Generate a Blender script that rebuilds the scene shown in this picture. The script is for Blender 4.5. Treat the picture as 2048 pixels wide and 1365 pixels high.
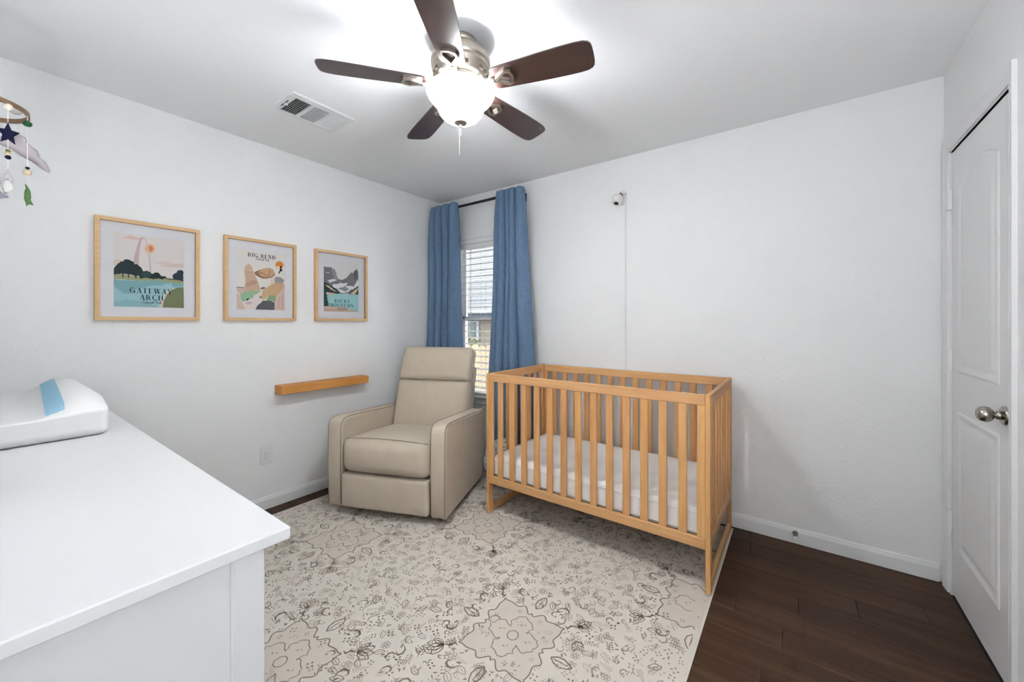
import bpy, bmesh, math, random
import numpy as np
from mathutils import Matrix, Vector

for o in list(bpy.data.objects):
    bpy.data.objects.remove(o, do_unlink=True)
scene = bpy.context.scene
COL = scene.collection
R = math.radians
rnd = random.Random(7)

# ------------------------------------------------------------------ camera
CX, CY, CZ = 2.885, 0.0, 1.252
cam_d = bpy.data.cameras.new('camera')
cam_d.sensor_width = 36.0
cam_d.lens = 784.09 / 2048 * 36.0
cam_d.shift_y = -37.33 / 2048
cam_d.clip_start = 0.02
cam = bpy.data.objects.new('camera', cam_d)
COL.objects.link(cam)
cam.location = (CX, CY, CZ)
cam.rotation_euler = (R(90), 0, R(35.98))
scene.camera = cam

# ------------------------------------------------------------------ world / light / exposure
SKY = 4.0
LAMP_W = 30.0        # three bulbs, light leaving the open top of the bowl
BOWL_L = 148.0        # radiance of the lit glass bowl
HALL_FILL_W = 205.0  # added unseen hall lamp, soft fill through the doorway
DRESSER_FILL_W = 17.0       # added unseen lamp on the dresser, fills the left ceiling
CORNER_FILL_W = 34.0       # added unseen uplight behind the viewpoint, fills the right side
world = bpy.data.worlds.new('world')
scene.world = world
world.use_nodes = True
bg = world.node_tree.nodes['Background']
bg.inputs[0].default_value = (0.86, 0.93, 1.0, 1)
bg.inputs[1].default_value = SKY
scene.view_settings.view_transform = 'Standard'
scene.view_settings.look = 'None'
scene.view_settings.exposure = 0.63
scene.view_settings.gamma = 1.0
scene.view_settings.use_curve_mapping = False
scene.cycles.use_denoising = True
scene.cycles.max_bounces = 7
scene.cycles.diffuse_bounces = 5
scene.cycles.use_adaptive_sampling = True
scene.cycles.adaptive_threshold = 0.1
scene.cycles.adaptive_min_samples = 16
scene.cycles.transparent_max_bounces = 10
scene.cycles.sample_clamp_indirect = 6.0
scene.cycles.caustics_reflective = False
scene.cycles.caustics_refractive = False

ROOM_X, BACK_Y, NEAR_Y, CEIL = 3.459, 2.751, -0.18, 2.44
WIN = (0.262, 0.84, 0.585, 1.987)        # x0 x1 z0 z1 of the window opening
por = bpy.data.lights.new('window_daylight', 'AREA')
por.shape = 'RECTANGLE'; por.size = WIN[1] - WIN[0]; por.size_y = WIN[3] - WIN[2]
por.cycles.is_portal = True
po = bpy.data.objects.new('window_daylight', por); COL.objects.link(po)
po.location = ((WIN[0] + WIN[1]) / 2, BACK_Y + 0.13, (WIN[2] + WIN[3]) / 2)
po.rotation_euler = (R(-90), 0, 0)

# ------------------------------------------------------------------ materials
MATS = {}
def srgb(r, g, b):
    f = lambda c: (c / 255 / 12.92) if c / 255 <= 0.04045 else ((c / 255 + 0.055) / 1.055) ** 2.4
    return (f(r), f(g), f(b), 1)

def mat(name, col, rough=0.6, metal=0.0, spec=0.3, bump=None, coat=0.0, sheen=0.0, var=None, rand=0.0):
    """var=(scale, amount): fine colour mottling; bump=(scale, strength, distance); rand: per-object value change"""
    if name in MATS: return MATS[name]
    m = bpy.data.materials.new(name); m.use_nodes = True
    nt = m.node_tree; b = nt.nodes['Principled BSDF']
    b.inputs['Base Color'].default_value = col
    b.inputs['Roughness'].default_value = rough
    b.inputs['Metallic'].default_value = metal
    b.inputs['Specular IOR Level'].default_value = spec
    if coat: b.inputs['Coat Weight'].default_value = coat; b.inputs['Coat Roughness'].default_value = 0.15
    if sheen: b.inputs['Sheen Weight'].default_value = sheen
    tc = nt.nodes.new('ShaderNodeTexCoord')
    if bump:
        n = nt.nodes.new('ShaderNodeTexNoise'); n.inputs['Scale'].default_value = bump[0]; n.inputs['Detail'].default_value = 3
        bp = nt.nodes.new('ShaderNodeBump'); bp.inputs['Strength'].default_value = bump[1]; bp.inputs['Distance'].default_value = bump[2]
        nt.links.new(tc.outputs['Object'], n.inputs['Vector']); nt.links.new(n.outputs['Fac'], bp.inputs['Height'])
        nt.links.new(bp.outputs['Normal'], b.inputs['Normal'])
    if var or rand:
        hs = nt.nodes.new('ShaderNodeHueSaturation'); hs.inputs['Color'].default_value = col
        last = None
        if var:
            n = nt.nodes.new('ShaderNodeTexNoise'); n.inputs['Scale'].default_value = var[0]; n.inputs['Detail'].default_value = 4
            nt.links.new(tc.outputs['Object'], n.inputs['Vector'])
            mr = nt.nodes.new('ShaderNodeMapRange'); mr.inputs['From Min'].default_value = 0.3; mr.inputs['From Max'].default_value = 0.7
            mr.inputs['To Min'].default_value = 1 - var[1]; mr.inputs['To Max'].default_value = 1 + var[1]
            nt.links.new(n.outputs['Fac'], mr.inputs['Value']); last = mr.outputs[0]
        if rand:
            oi = nt.nodes.new('ShaderNodeObjectInfo')
            mr2 = nt.nodes.new('ShaderNodeMapRange'); mr2.inputs['To Min'].default_value = 1 - rand; mr2.inputs['To Max'].default_value = 1 + rand
            nt.links.new(oi.outputs['Random'], mr2.inputs['Value'])
            if last:
                mu = nt.nodes.new('ShaderNodeMath'); mu.operation = 'MULTIPLY'
                nt.links.new(last, mu.inputs[0]); nt.links.new(mr2.outputs[0], mu.inputs[1]); last = mu.outputs[0]
            else: last = mr2.outputs[0]
        nt.links.new(last, hs.inputs['Value']); nt.links.new(hs.outputs[0], b.inputs['Base Color'])
    MATS[name] = m
    return m

def wood(name, c1, c2, axis='z', rough=0.45, fine=60.0, along=3.0, rand=0.08, spec=0.3, coat=0.0, huer=0.004):
    if name in MATS: return MATS[name]
    m = bpy.data.materials.new(name); m.use_nodes = True
    nt = m.node_tree; b = nt.nodes['Principled BSDF']; L = nt.links.new
    b.inputs['Roughness'].default_value = rough; b.inputs['Specular IOR Level'].default_value = spec
    if coat: b.inputs['Coat Weight'].default_value = coat; b.inputs['Coat Roughness'].default_value = 0.2
    tc = nt.nodes.new('ShaderNodeTexCoord'); oi = nt.nodes.new('ShaderNodeObjectInfo')
    add = nt.nodes.new('ShaderNodeVectorMath'); add.operation = 'ADD'
    mul = nt.nodes.new('ShaderNodeVectorMath'); mul.operation = 'SCALE'; mul.inputs[0].default_value = (3.1, 5.7, 7.3)
    L(oi.outputs['Random'], mul.inputs['Scale']); L(tc.outputs['Object'], add.inputs[0]); L(mul.outputs[0], add.inputs[1])
    def noise(sc_f, sc_a, detail, dist):
        mp = nt.nodes.new('ShaderNodeMapping')
        s = [sc_f] * 3; s['xyz'.index(axis)] = sc_a
        mp.inputs['Scale'].default_value = s
        L(add.outputs[0], mp.inputs['Vector'])
        n = nt.nodes.new('ShaderNodeTexNoise'); n.inputs['Scale'].default_value = 1.0; n.inputs['Detail'].default_value = detail
        n.inputs['Distortion'].default_value = dist
        L(mp.outputs[0], n.inputs['Vector']); return n
    n1 = noise(fine, along, 4, 0.6); n2 = noise(fine * 0.16, along * 0.5, 2, 1.5)
    mx = nt.nodes.new('ShaderNodeMath'); mx.operation = 'MULTIPLY_ADD'; mx.inputs[1].default_value = 0.55
    m2 = nt.nodes.new('ShaderNodeMath'); m2.operation = 'MULTIPLY'; m2.inputs[1].default_value = 0.45
    L(n2.outputs['Fac'], m2.inputs[0]); L(n1.outputs['Fac'], mx.inputs[0]); L(m2.outputs[0], mx.inputs[2])
    cr = nt.nodes.new('ShaderNodeValToRGB')
    cr.color_ramp.elements[0].position = 0.33; cr.color_ramp.elements[0].color = c1
    cr.color_ramp.elements[1].position = 0.67; cr.color_ramp.elements[1].color = c2
    L(mx.outputs[0], cr.inputs['Fac'])
    hs = nt.nodes.new('ShaderNodeHueSaturation'); L(cr.outputs[0], hs.inputs['Color'])
    mr = nt.nodes.new('ShaderNodeMapRange'); mr.inputs['To Min'].default_value = 1 - rand; mr.inputs['To Max'].default_value = 1 + rand
    L(oi.outputs['Random'], mr.inputs['Value']); L(mr.outputs[0], hs.inputs['Value'])
    mr3 = nt.nodes.new('ShaderNodeMapRange'); mr3.inputs['To Min'].default_value = 0.5 - huer; mr3.inputs['To Max'].default_value = 0.5 + huer
    L(oi.outputs['Random'], mr3.inputs['Value']); L(mr3.outputs[0], hs.inputs['Hue'])
    L(hs.outputs[0], b.inputs['Base Color'])
    MATS[name] = m
    return m

def emis(name, col, strength):
    m = bpy.data.materials.new(name); m.use_nodes = True
    nt = m.node_tree; b = nt.nodes['Principled BSDF']
    b.inputs['Base Color'].default_value = (.8, .8, .8, 1)
    b.inputs['Emission Color'].default_value = col; b.inputs['Emission Strength'].default_value = strength
    MATS[name] = m; return m

def glass_mat(name, tint=(1, 1, 1, 1), refl=0.06):
    m = bpy.data.materials.new(name); m.use_nodes = True
    nt = m.node_tree; nt.nodes.clear(); L = nt.links.new
    out = nt.nodes.new('ShaderNodeOutputMaterial'); mix = nt.nodes.new('ShaderNodeMixShader')
    tr = nt.nodes.new('ShaderNodeBsdfTransparent'); tr.inputs[0].default_value = tint
    gl = nt.nodes.new('ShaderNodeBsdfGlossy'); gl.inputs['Roughness'].default_value = 0.02
    fr = nt.nodes.new('ShaderNodeFresnel'); fr.inputs['IOR'].default_value = 1.0 + refl * 5
    L(fr.outputs[0], mix.inputs[0]); L(tr.outputs[0], mix.inputs[1]); L(gl.outputs[0], mix.inputs[2]); L(mix.outputs[0], out.inputs[0])
    MATS[name] = m; return m

M_wall = mat('wall_paint', (.86, .86, .855, 1), .85, spec=.15, bump=(95, .35, .004))
M_ceil = mat('ceiling_paint', (.94, .94, .94, 1), .9, spec=.1, bump=(30, .28, .005))
M_trim = mat('trim_paint', (.82, .82, .82, 1), .4, spec=.35)
M_door = mat('door_paint', (.80, .80, .80, 1), .45, spec=.35)
M_white = mat('white_lacquer', (.73, .73, .73, 1), .32, spec=.4)
M_plastic = mat('white_plastic', (.80, .80, .79, 1), .4, spec=.4)
M_dark = mat('dark_gap', (.015, .015, .016, 1), .8)
M_beech_x = wood('beech_along_x', srgb(198, 148, 98), srgb(214, 168, 119), 'x')
M_beech_y = wood('beech_along_y', srgb(198, 148, 98), srgb(214, 168, 119), 'y')
M_beech_z = wood('beech_along_z', srgb(196, 142, 88), srgb(218, 168, 113), 'z')
M_frame = wood('pale_oak', srgb(202, 164, 120), srgb(218, 182, 138), 'y', rand=.03, fine=120)
M_shelf = wood('shelf_pine', srgb(190, 126, 58), srgb(214, 158, 88), 'y', fine=45, rand=0)
M_floor = wood('dark_plank', srgb(48, 31, 21), srgb(76, 53, 38), 'x', rough=.5, fine=42, along=1.2, rand=.2, spec=.22)
M_fabric = mat('taupe_fabric', srgb(200, 186, 167), .9, spec=.12, bump=(900, .25, .001), sheen=.12, var=(14, .035))
M_pipe = mat('taupe_piping', srgb(196, 184, 168), .85, spec=.1)
M_seam = mat('dark_seam', srgb(138, 126, 110), .95, spec=.05)
M_black = mat('black_metal', (.012, .012, .014, 1), .4, metal=.3)
M_nickel = mat('brushed_nickel', srgb(196, 186, 174), .32, metal=1.0)
M_knob = mat('satin_nickel', srgb(168, 162, 154), .26, metal=1.0)
M_blade = wood('walnut_blade', srgb(40, 24, 21), srgb(56, 36, 32), 'x', rough=.3, fine=70, along=5, rand=.04, spec=.9)
M_curtain = wood('denim_linen', srgb(86, 110, 140), srgb(112, 136, 160), 'z', rough=.95, fine=520, along=45, rand=.02, spec=.05, huer=0)
M_rod = mat('rod_black', (.016, .016, .022, 1), .45, metal=.2)
M_matt = mat('mattress_cotton', srgb(236, 231, 226), .9, spec=.1, bump=(35, .25, .006))
M_rug = mat('rug_cream', srgb(216, 208, 197), .95, spec=.05, var=(3.5, .04))
M_rug2 = mat('rug_beige', srgb(209, 199, 188), .95, spec=.05, var=(5, .03))
M_ink1 = mat('rug_ink_dark', srgb(128, 118, 106), .95, spec=.05)
M_ink2 = mat('rug_ink_mid', srgb(158, 147, 135), .95, spec=.05)
M_ink3 = mat('rug_ink_pale', srgb(184, 174, 162), .95, spec=.05)
M_pad = mat('pad_knit', (.80, .795, .785, 1), .9, spec=.1, sheen=.1)
M_strap = mat('pale_blue_web', srgb(158, 200, 222), .9, spec=.1)
M_pane = glass_mat('clear_glass', (1, 1, 1, 1), .07)
M_slat = mat('blind_slat', (.78, .77, .74, 1), .5, spec=.2)
M_cord = mat('cord_white', (.72, .71, .69, 1), .8)
M_pic = glass_mat('picture_glass', (1, 1, 1, 1), .06)
M_matboard = mat('mat_board', (.88, .86, .89, 1), .9, spec=.1)

# ------------------------------------------------------------------ mesh building
XF = {}                                        # object name -> (matrix, inverse)
class MB:
    def __init__(s): s.v = []; s.f = []; s.m = []; s.mi = 0; s.sm = []; s.smooth = False
    def add(s, vs, fs):
        n = len(s.v); s.v += [tuple(p) for p in vs]
        for f in fs: s.f.append([n + i for i in f]); s.m.append(s.mi); s.sm.append(s.smooth)
        return s
    def box(s, x0, x1, y0, y1, z0, z1, b=0.0, M=None):
        if x1 < x0: x0, x1 = x1, x0
        if y1 < y0: y0, y1 = y1, y0
        if z1 < z0: z0, z1 = z1, z0
        if b <= 0:
            vs = [(x, y, z) for x in (x0, x1) for y in (y0, y1) for z in (z0, z1)]
            fs = [(0, 1, 3, 2), (4, 6, 7, 5), (0, 4, 5, 1), (2, 3, 7, 6), (0, 2, 6, 4), (1, 5, 7, 3)]
        else:
            b = min(b, (x1 - x0) * .49, (y1 - y0) * .49, (z1 - z0) * .49)
            vs = []; idx = {}
            for i, X in enumerate((x0, x1)):
                for j, Y in enumerate((y0, y1)):
                    for k, Z in enumerate((z0, z1)):
                        xi = X + (b if i == 0 else -b); yi = Y + (b if j == 0 else -b); zi = Z + (b if k == 0 else -b)
                        for a, p in enumerate(((X, yi, zi), (xi, Y, zi), (xi, yi, Z))):
                            idx[(i, j, k, a)] = len(vs); vs.append(p)
            q = lambda *t: idx[t]
            fs = []
            for i in (0, 1):
                fs.append([q(i, 0, 0, 0), q(i, 0, 1, 0), q(i, 1, 1, 0), q(i, 1, 0, 0)])
                fs.append([q(0, i, 0, 1), q(0, i, 1, 1), q(1, i, 1, 1), q(1, i, 0, 1)])
                fs.append([q(0, 0, i, 2), q(0, 1, i, 2), q(1, 1, i, 2), q(1, 0, i, 2)])
            for i in (0, 1):
                for j in (0, 1):
                    fs.append([q(i, j, 0, 0), q(i, j, 1, 0), q(i, j, 1, 1), q(i, j, 0, 1)])
                    fs.append([q(i, 0, j, 0), q(i, 1, j, 0), q(i, 1, j, 2), q(i, 0, j, 2)])
                    fs.append([q(0, i, j, 1), q(1, i, j, 1), q(1, i, j, 2), q(0, i, j, 2)])
                    for k in (0, 1): fs.append([q(i, j, k, 0), q(i, j, k, 1), q(i, j, k, 2)])
        if M is not None: vs = [tuple(M @ Vector(p)) for p in vs]
        return s.add(vs, fs)
    def lathe(s, prof, c=(0, 0, 0), n=32, axis='z', cap=True):
        vs = []; fs = []
        for r, h in prof:
            for k in range(n):
                a = 2 * math.pi * k / n; p = (r * math.cos(a), r * math.sin(a), h)
                if axis == 'x': p = (h, p[0], p[1])
                if axis == 'y': p = (p[1], h, p[0])
                vs.append((p[0] + c[0], p[1] + c[1], p[2] + c[2]))
        for i in range(len(prof) - 1):
            for k in range(n): fs.append([i * n + k, i * n + (k + 1) % n, (i + 1) * n + (k + 1) % n, (i + 1) * n + k])
        if cap:
            fs.append(list(range(n))); fs.append([(len(prof) - 1) * n + k for k in range(n)])
        return s.add(vs, fs)
    def tube(s, pts, r, n=8, closed=False, flat=None):
        pts = [Vector(p) for p in pts]; N = len(pts); vs = []; fs = []
        rr = r if isinstance(r, (list, tuple)) else [r] * N
        up = Vector((0, 0, 1)); prev = None
        for i, p in enumerate(pts):
            a = pts[(i - 1) % N] if (closed or i > 0) else p
            b = pts[(i + 1) % N] if (closed or i < N - 1) else p
            t = (b - a).normalized()
            if prev is None: u = t.cross(up if abs(t.z) < .9 else Vector((1, 0, 0))).normalized()
            else: u = (prev - t * prev.dot(t)).normalized()
            prev = u; w = t.cross(u)
            for k in range(n):
                an = 2 * math.pi * k / n
                d = u * math.cos(an) + w * math.sin(an)
                if flat: d = Vector((d.x * flat[0], d.y * flat[1], d.z * flat[2]))
                vs.append(p + d * rr[i])
        for i in range(N if closed else N - 1):
            j = (i + 1) % N
            for k in range(n): fs.append([i * n + k, i * n + (k + 1) % n, j * n + (k + 1) % n, j * n + k])
        if not closed: fs.append(list(range(n))); fs.append([(N - 1) * n + k for k in range(n)])
        return s.add(vs, fs)
    def prism(s, pts, d, M=None):
        """pts: 2-D outline in local xy, extruded along +z by d; M maps to place"""
        n = len(pts)
        vs = [(x, y, 0) for x, y in pts] + [(x, y, d) for x, y in pts]
        if M is not None: vs = [tuple(M @ Vector(p)) for p in vs]
        fs = [list(range(n))[::-1], list(range(n, 2 * n))] + [[i, (i + 1) % n, n + (i + 1) % n, n + i] for i in range(n)]
        return s.add(vs, fs)
    def rbox(s, c, half, r, n=6, crown=None, M=None):
        """soft rounded box: subdivided cube pulled to radius r; crown=f(x,y,z unit)->offset vector"""
        hx, hy, hz = half; seen = {}; vs = []; fs = []
        def vid(p):
            key = tuple(round(q, 5) for q in p)
            if key in seen: return seen[key]
            P = []
            for q, h in zip(p, half):
                # put more rings near the edges
                P.append(q * h)
            inner = [max(-h + r, min(h - r, q)) for q, h in zip(P, half)]
            d = Vector([a - b for a, b in zip(P, inner)])
            if d.length > 1e-9: P = [i + x for i, x in zip(inner, d.normalized() * r)]
            if crown: P = [a + b for a, b in zip(P, crown(*p))]
            P = Vector((P[0] + c[0], P[1] + c[1], P[2] + c[2]))
            if M is not None: P = M @ P
            seen[key] = len(vs); vs.append(tuple(P)); return seen[key]
        ticks = []
        for h in half:
            e = max(0.02, 1 - r / h)
            t = sorted(set([round(x, 5) for x in ([-1, -1 + (1 - e) * .3, -1 + (1 - e) * .65] + [(-e + 2 * e * k / n) for k in range(n + 1)] + [1 - (1 - e) * .65, 1 - (1 - e) * .3, 1])]))
            ticks.append(t)
        for ax in range(3):
            a, b = [i for i in range(3) if i != ax]
            for sg in (-1, 1):
                for i in range(len(ticks[a]) - 1):
                    for j in range(len(ticks[b]) - 1):
                        q = []
                        for di, dj in ((0, 0), (1, 0), (1, 1), (0, 1)):
                            p = [0, 0, 0]; p[ax] = sg; p[a] = ticks[a][i + di]; p[b] = ticks[b][j + dj]; q.append(vid(p))
                        fs.append(q)
        old = s.smooth; s.smooth = True; s.add(vs, fs); s.smooth = old
        return s
    def build(s, name, mats, parent=None, world=True, props=None, recalc=True, loc=None, rot=None):
        me = bpy.data.meshes.new(name)
        vs = s.v
        if parent is not None and world and parent.name in XF:
            iv = XF[parent.name]; vs = [tuple(iv @ Vector(p)) for p in vs]
        me.from_pydata(vs, [], s.f)
        if not isinstance(mats, (list, tuple)): mats = [mats]
        for m in mats: me.materials.append(m)
        me.polygons.foreach_set('material_index', s.m)
        me.polygons.foreach_set('use_smooth', s.sm)
        if recalc:
            bm = bmesh.new(); bm.from_mesh(me); bmesh.ops.recalc_face_normals(bm, faces=bm.faces); bm.to_mesh(me); bm.free()
        me.update()
        o = bpy.data.objects.new(name, me); COL.objects.link(o)
        if parent is not None: o.parent = parent
        if loc: o.location = loc
        if rot: o.rotation_euler = rot
        for k, v in (props or {}).items(): o[k] = v
        return o

def thing(name, label, cat, loc=(0, 0, 0), rotz=0.0, group=None, kind=None):
    o = bpy.data.objects.new(name, None); COL.objects.link(o)
    o.empty_display_size = .05; o.location = loc; o.rotation_euler = (0, 0, rotz)
    XF[o.name] = (Matrix.Translation(loc) @ Matrix.Rotation(rotz, 4, 'Z')).inverted()
    if kind: o['kind'] = kind
    if label: o['label'] = label
    if cat: o['category'] = cat
    if group: o['group'] = group
    return o
def tag(o, label, cat, group=None):
    o['label'] = label; o['category'] = cat
    if group: o['group'] = group
    return o
def part_tree(o):                               # make a mesh usable as the parent of sub-parts given in world space
    M = Matrix.Identity(4); q = o
    while q is not None:
        M = Matrix.LocRotScale(q.location, q.rotation_euler, None) @ M; q = q.parent
    XF[o.name] = M.inverted(); return o
def copy_part(o, parent, loc=None, rot=None):
    c = o.copy(); COL.objects.link(c); c.parent = parent
    if loc is not None: c.location = loc
    if rot is not None: c.rotation_euler = rot
    return c
def struct(name, mb, m, parent=None, label=None):
    o = mb.build(name, m, parent)
    if parent is None: o['kind'] = 'structure'
    return o

# ================================================================== ROOM SHELL
T = 0.12
# floor: sub-floor slab with single planks
floor = struct('floor', MB().box(-T, ROOM_X + T, NEAR_Y - 1.6, BACK_Y + T, -.06, -.006), M_dark)
part_tree(floor)
PW = .13
special = {1.945: 2.665, 2.075: 2.891, 2.205: 3.10, 2.335: 3.335, 1.555: 2.781, 2.465: 2.678}
plank_mesh = {}
y = 1.945 - 17 * PW
row = 0
while y < BACK_Y - .01:
    y1 = min(y + PW, BACK_Y)
    key = round(y, 3)
    start = special.get(key, .5 + ((row * .37) % 1.2))
    xs = [start]
    while xs[0] > .02: xs.insert(0, xs[0] - 1.22)
    while xs[-1] < ROOM_X: xs.append(xs[-1] + 1.22)
    for a, b in zip(xs[:-1], xs[1:]):
        a, b = max(a, 0.0), min(b, ROOM_X)
        if b - a < .03: continue
        k = (round(b - a, 3), round(y1 - y, 3))
        if k not in plank_mesh:
            o = MB().box(.0006, b - a - .0006, .0006, y1 - y - .0006, -.006, 0, .0011).build('plank', M_floor, floor, world=False, loc=(a, y, 0))
            plank_mesh[k] = o
        else: copy_part(plank_mesh[k], floor, (a, y, 0))
    y += PW; row += 1

struct('ceiling', MB().box(-T, ROOM_X + T, NEAR_Y - T, BACK_Y + T, CEIL, CEIL + .1), M_ceil)
struct('wall_left', MB().box(-T, 0, NEAR_Y - T, BACK_Y + T, -.05, CEIL + .1), M_wall)
b = MB()
b.box(-T, WIN[0], BACK_Y, BACK_Y + T, -.05, CEIL + .1).box(WIN[1], ROOM_X + T, BACK_Y, BACK_Y + T, -.05, CEIL + .1)
b.box(WIN[0], WIN[1], BACK_Y, BACK_Y + T, -.05, WIN[2]).box(WIN[0], WIN[1], BACK_Y, BACK_Y + T, WIN[3], CEIL + .1)
struct('wall_back', b, M_wall)
DY0, DY1, DZ = 2.014, 2.655, 2.035              # closet door opening in the right wall
b = MB()
b.box(ROOM_X, ROOM_X + T, DY1, BACK_Y, -.05, CEIL + .1).box(ROOM_X, ROOM_X + T, NEAR_Y - T, DY0, -.05, CEIL + .1)
b.box(ROOM_X, ROOM_X + T, DY0, DY1, DZ, CEIL + .1)
struct('wall_right', b, M_wall)
HX0, HX1, HZ = 2.43, 3.25, 2.05                 # invented doorway behind the camera, opened to admit fill light
b = MB()
b.box(-T, HX0, NEAR_Y - T, NEAR_Y, -.05, CEIL + .1).box(HX1, ROOM_X + T, NEAR_Y - T, NEAR_Y, -.05, CEIL + .1)
b.box(HX0, HX1, NEAR_Y - T, NEAR_Y, HZ, CEIL + .1)
struct('wall_near', b, M_wall)
b = MB()                                        # invented hallway, a white box spreading the fill light
hy = NEAR_Y - T
b.box(1.6, 4.0, hy - 1.3, hy - 1.2, -.05, CEIL + .1).box(1.5, 1.6, hy - 1.3, hy, -.05, CEIL + .1).box(4.0, 4.1, hy - 1.3, hy, -.05, CEIL + .1)
b.box(ROOM_X + T, 4.0, hy, hy + .1, -.05, CEIL + .1)
struct('wall_added_hall', b, M_wall)
struct('floor_added_hall', MB().box(1.6, 4.0, hy - 1.2, hy - .02, 0, .008), mat('hall_bounce_carpet', srgb(222, 216, 206), .95, spec=.05, bump=(300, .4, .004)))  # added pale floor, bounces hall light up to the room ceiling
struct('ceiling_added_hall', MB().box(1.5, 4.1, hy - 1.3, hy, CEIL, CEIL + .1), M_ceil)
b = MB()
for x0, x1 in ((HX0 - .057, HX0), (HX1, HX1 + .057)): b.box(x0, x1, NEAR_Y, NEAR_Y + .016, 0, HZ + .057, .004)
b.box(HX0, HX1, NEAR_Y, NEAR_Y + .016, HZ, HZ + .057, .004)
struct('trim_2', b, M_trim)

# baseboards: ogee profile extruded along each wall
BB = [(0, 0), (.0135, 0), (.0135, .062), (.0115, .066), (.0115, .069), (.009, .073), (.008, .079), (.004, .083), (0, .083)]
def baseboard(name, p0, p1, nrm):
    p0, p1, nrm = Vector(p0), Vector(p1), Vector(nrm)
    vs = [p + nrm * a + Vector((0, 0, z)) for p in (p0, p1) for a, z in BB]; n = len(BB)
    fs = [list(range(n)), list(range(n, 2 * n))] + [[i, (i + 1) % n, n + (i + 1) % n, n + i] for i in range(n)]
    struct(name, MB().add(vs, fs), M_trim)
baseboard('baseboard_left', (0, NEAR_Y, 0), (0, BACK_Y, 0), (1, 0, 0))
baseboard('baseboard_back', (.0135, BACK_Y, 0), (ROOM_X - .017, BACK_Y, 0), (0, -1, 0))
baseboard('baseboard_right', (ROOM_X, NEAR_Y, 0), (ROOM_X, DY0 - .044, 0), (-1, 0, 0))
baseboard('baseboard_near', (.0135, NEAR_Y, 0), (HX0 - .06, NEAR_Y, 0), (0, 1, 0))

# ------------------------------------------------------------------ closet door
CW = .06
CN = .038                                       # narrower casing leg on the knob side
def casing_profile(w):                          # (across, proud)
    return [(0, 0), (w, 0), (w, .0125), (w - .006, .013), (w - .012, .0115), (w * .45, .0105), (w * .2, .0075), (w * .12, .009), (0, .008)]
b = MB()
CP = casing_profile(CW)
def casing_leg(yin, sgn, z0, z1, w_):
    n = len(CP)
    vs = [(ROOM_X - d, yin + sgn * a * w_ / CW, z0) for a, d in CP] + [(ROOM_X - d, yin + sgn * a * w_ / CW, z1 + a) for a, d in CP]
    b.add(vs, [list(range(n)), list(range(n, 2 * n))] + [[i, (i + 1) % n, n + (i + 1) % n, n + i] for i in range(n)])
casing_leg(DY0 - .004, -1, 0, DZ + .006, CN); casing_leg(DY1 + .004, 1, 0, DZ + .006, CW)
n = len(CP)
vs = [(ROOM_X - d, DY0 - .004 - a * CN / CW, DZ + .006 + a) for a, d in CP] + [(ROOM_X - d, DY1 + .004 + a, DZ + .006 + a) for a, d in CP]
b.add(vs, [list(range(n)), list(range(n, 2 * n))] + [[i, (i + 1) % n, n + (i + 1) % n, n + i] for i in range(n)])
b.box(ROOM_X - .002, ROOM_X + T, DY0 - .004, DY0 + .004, 0, DZ + .006).box(ROOM_X - .002, ROOM_X + T, DY1 - .002, DY1 + .004, 0, DZ + .006)
b.box(ROOM_X - .002, ROOM_X + T, DY0, DY1, DZ, DZ + .006)
b.box(ROOM_X + .045, ROOM_X + .06, DY0 + .004, DY1 - .002, 0.0, DZ)
struct('trim_1', b, M_trim)

door = thing('door_1', 'white two-panel closet door with arched top panel and nickel knob', None, (ROOM_X + .02, DY1, 0), kind='structure')
FX = ROOM_X + .004                              # door face
d0, d1, dz0, dz1 = DY0 + .007, DY1 - .006, .012, DZ - .005
b = MB().box(FX, FX + .035, d0, d1, dz0, dz1, .0015)
slab = b.build('slab', M_door, door)
part_tree(slab)
def panel_path(y0, y1, z0, z1, arch, inset):
    y0 += inset; y1 -= inset; z0 += inset; z1 -= inset
    p = [(y0, z0), (y1, z0)]
    if arch:
        for k in range(17):
            t = k / 16; p.append((y1 + (y0 - y1) * t, z1 - arch + arch * math.sin(math.pi * t) ** 1.0))
    else: p += [(y1, z1), (y0, z1)]
    return p
# moulding rings stand proud of the slab so that the ogee line of each panel reads
def door_panel(y0, y1, z0, z1, arch):
    bb = MB(); rings = []
    for ins, proud in ((0, 0), (.003, .004), (.010, .0055), (.018, .004), (.030, .0008), (.040, .0008), (.060, .0045), (.066, .0048)):
        rings.append([(FX - proud, p[0], p[1]) for p in panel_path(y0, y1, z0, z1, arch, ins)])
    n = len(rings[0]); vs = []; fs = []
    for r in rings: vs += r
    for i in range(len(rings) - 1):
        for k in range(n): fs.append([i * n + k, i * n + (k + 1) % n, (i + 1) * n + (k + 1) % n, (i + 1) * n + k])
    fs.append([(len(rings) - 1) * n + k for k in range(n)])
    bb.add(vs, fs); return bb
sy0, sy1 = d0 + .10, d1 - .10
door_panel(sy0, sy1, 1.03, 1.912, .055).build('panel', M_door, slab)
door_panel(sy0, sy1, .238, .857, 0).build('panel', M_door, slab)
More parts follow.
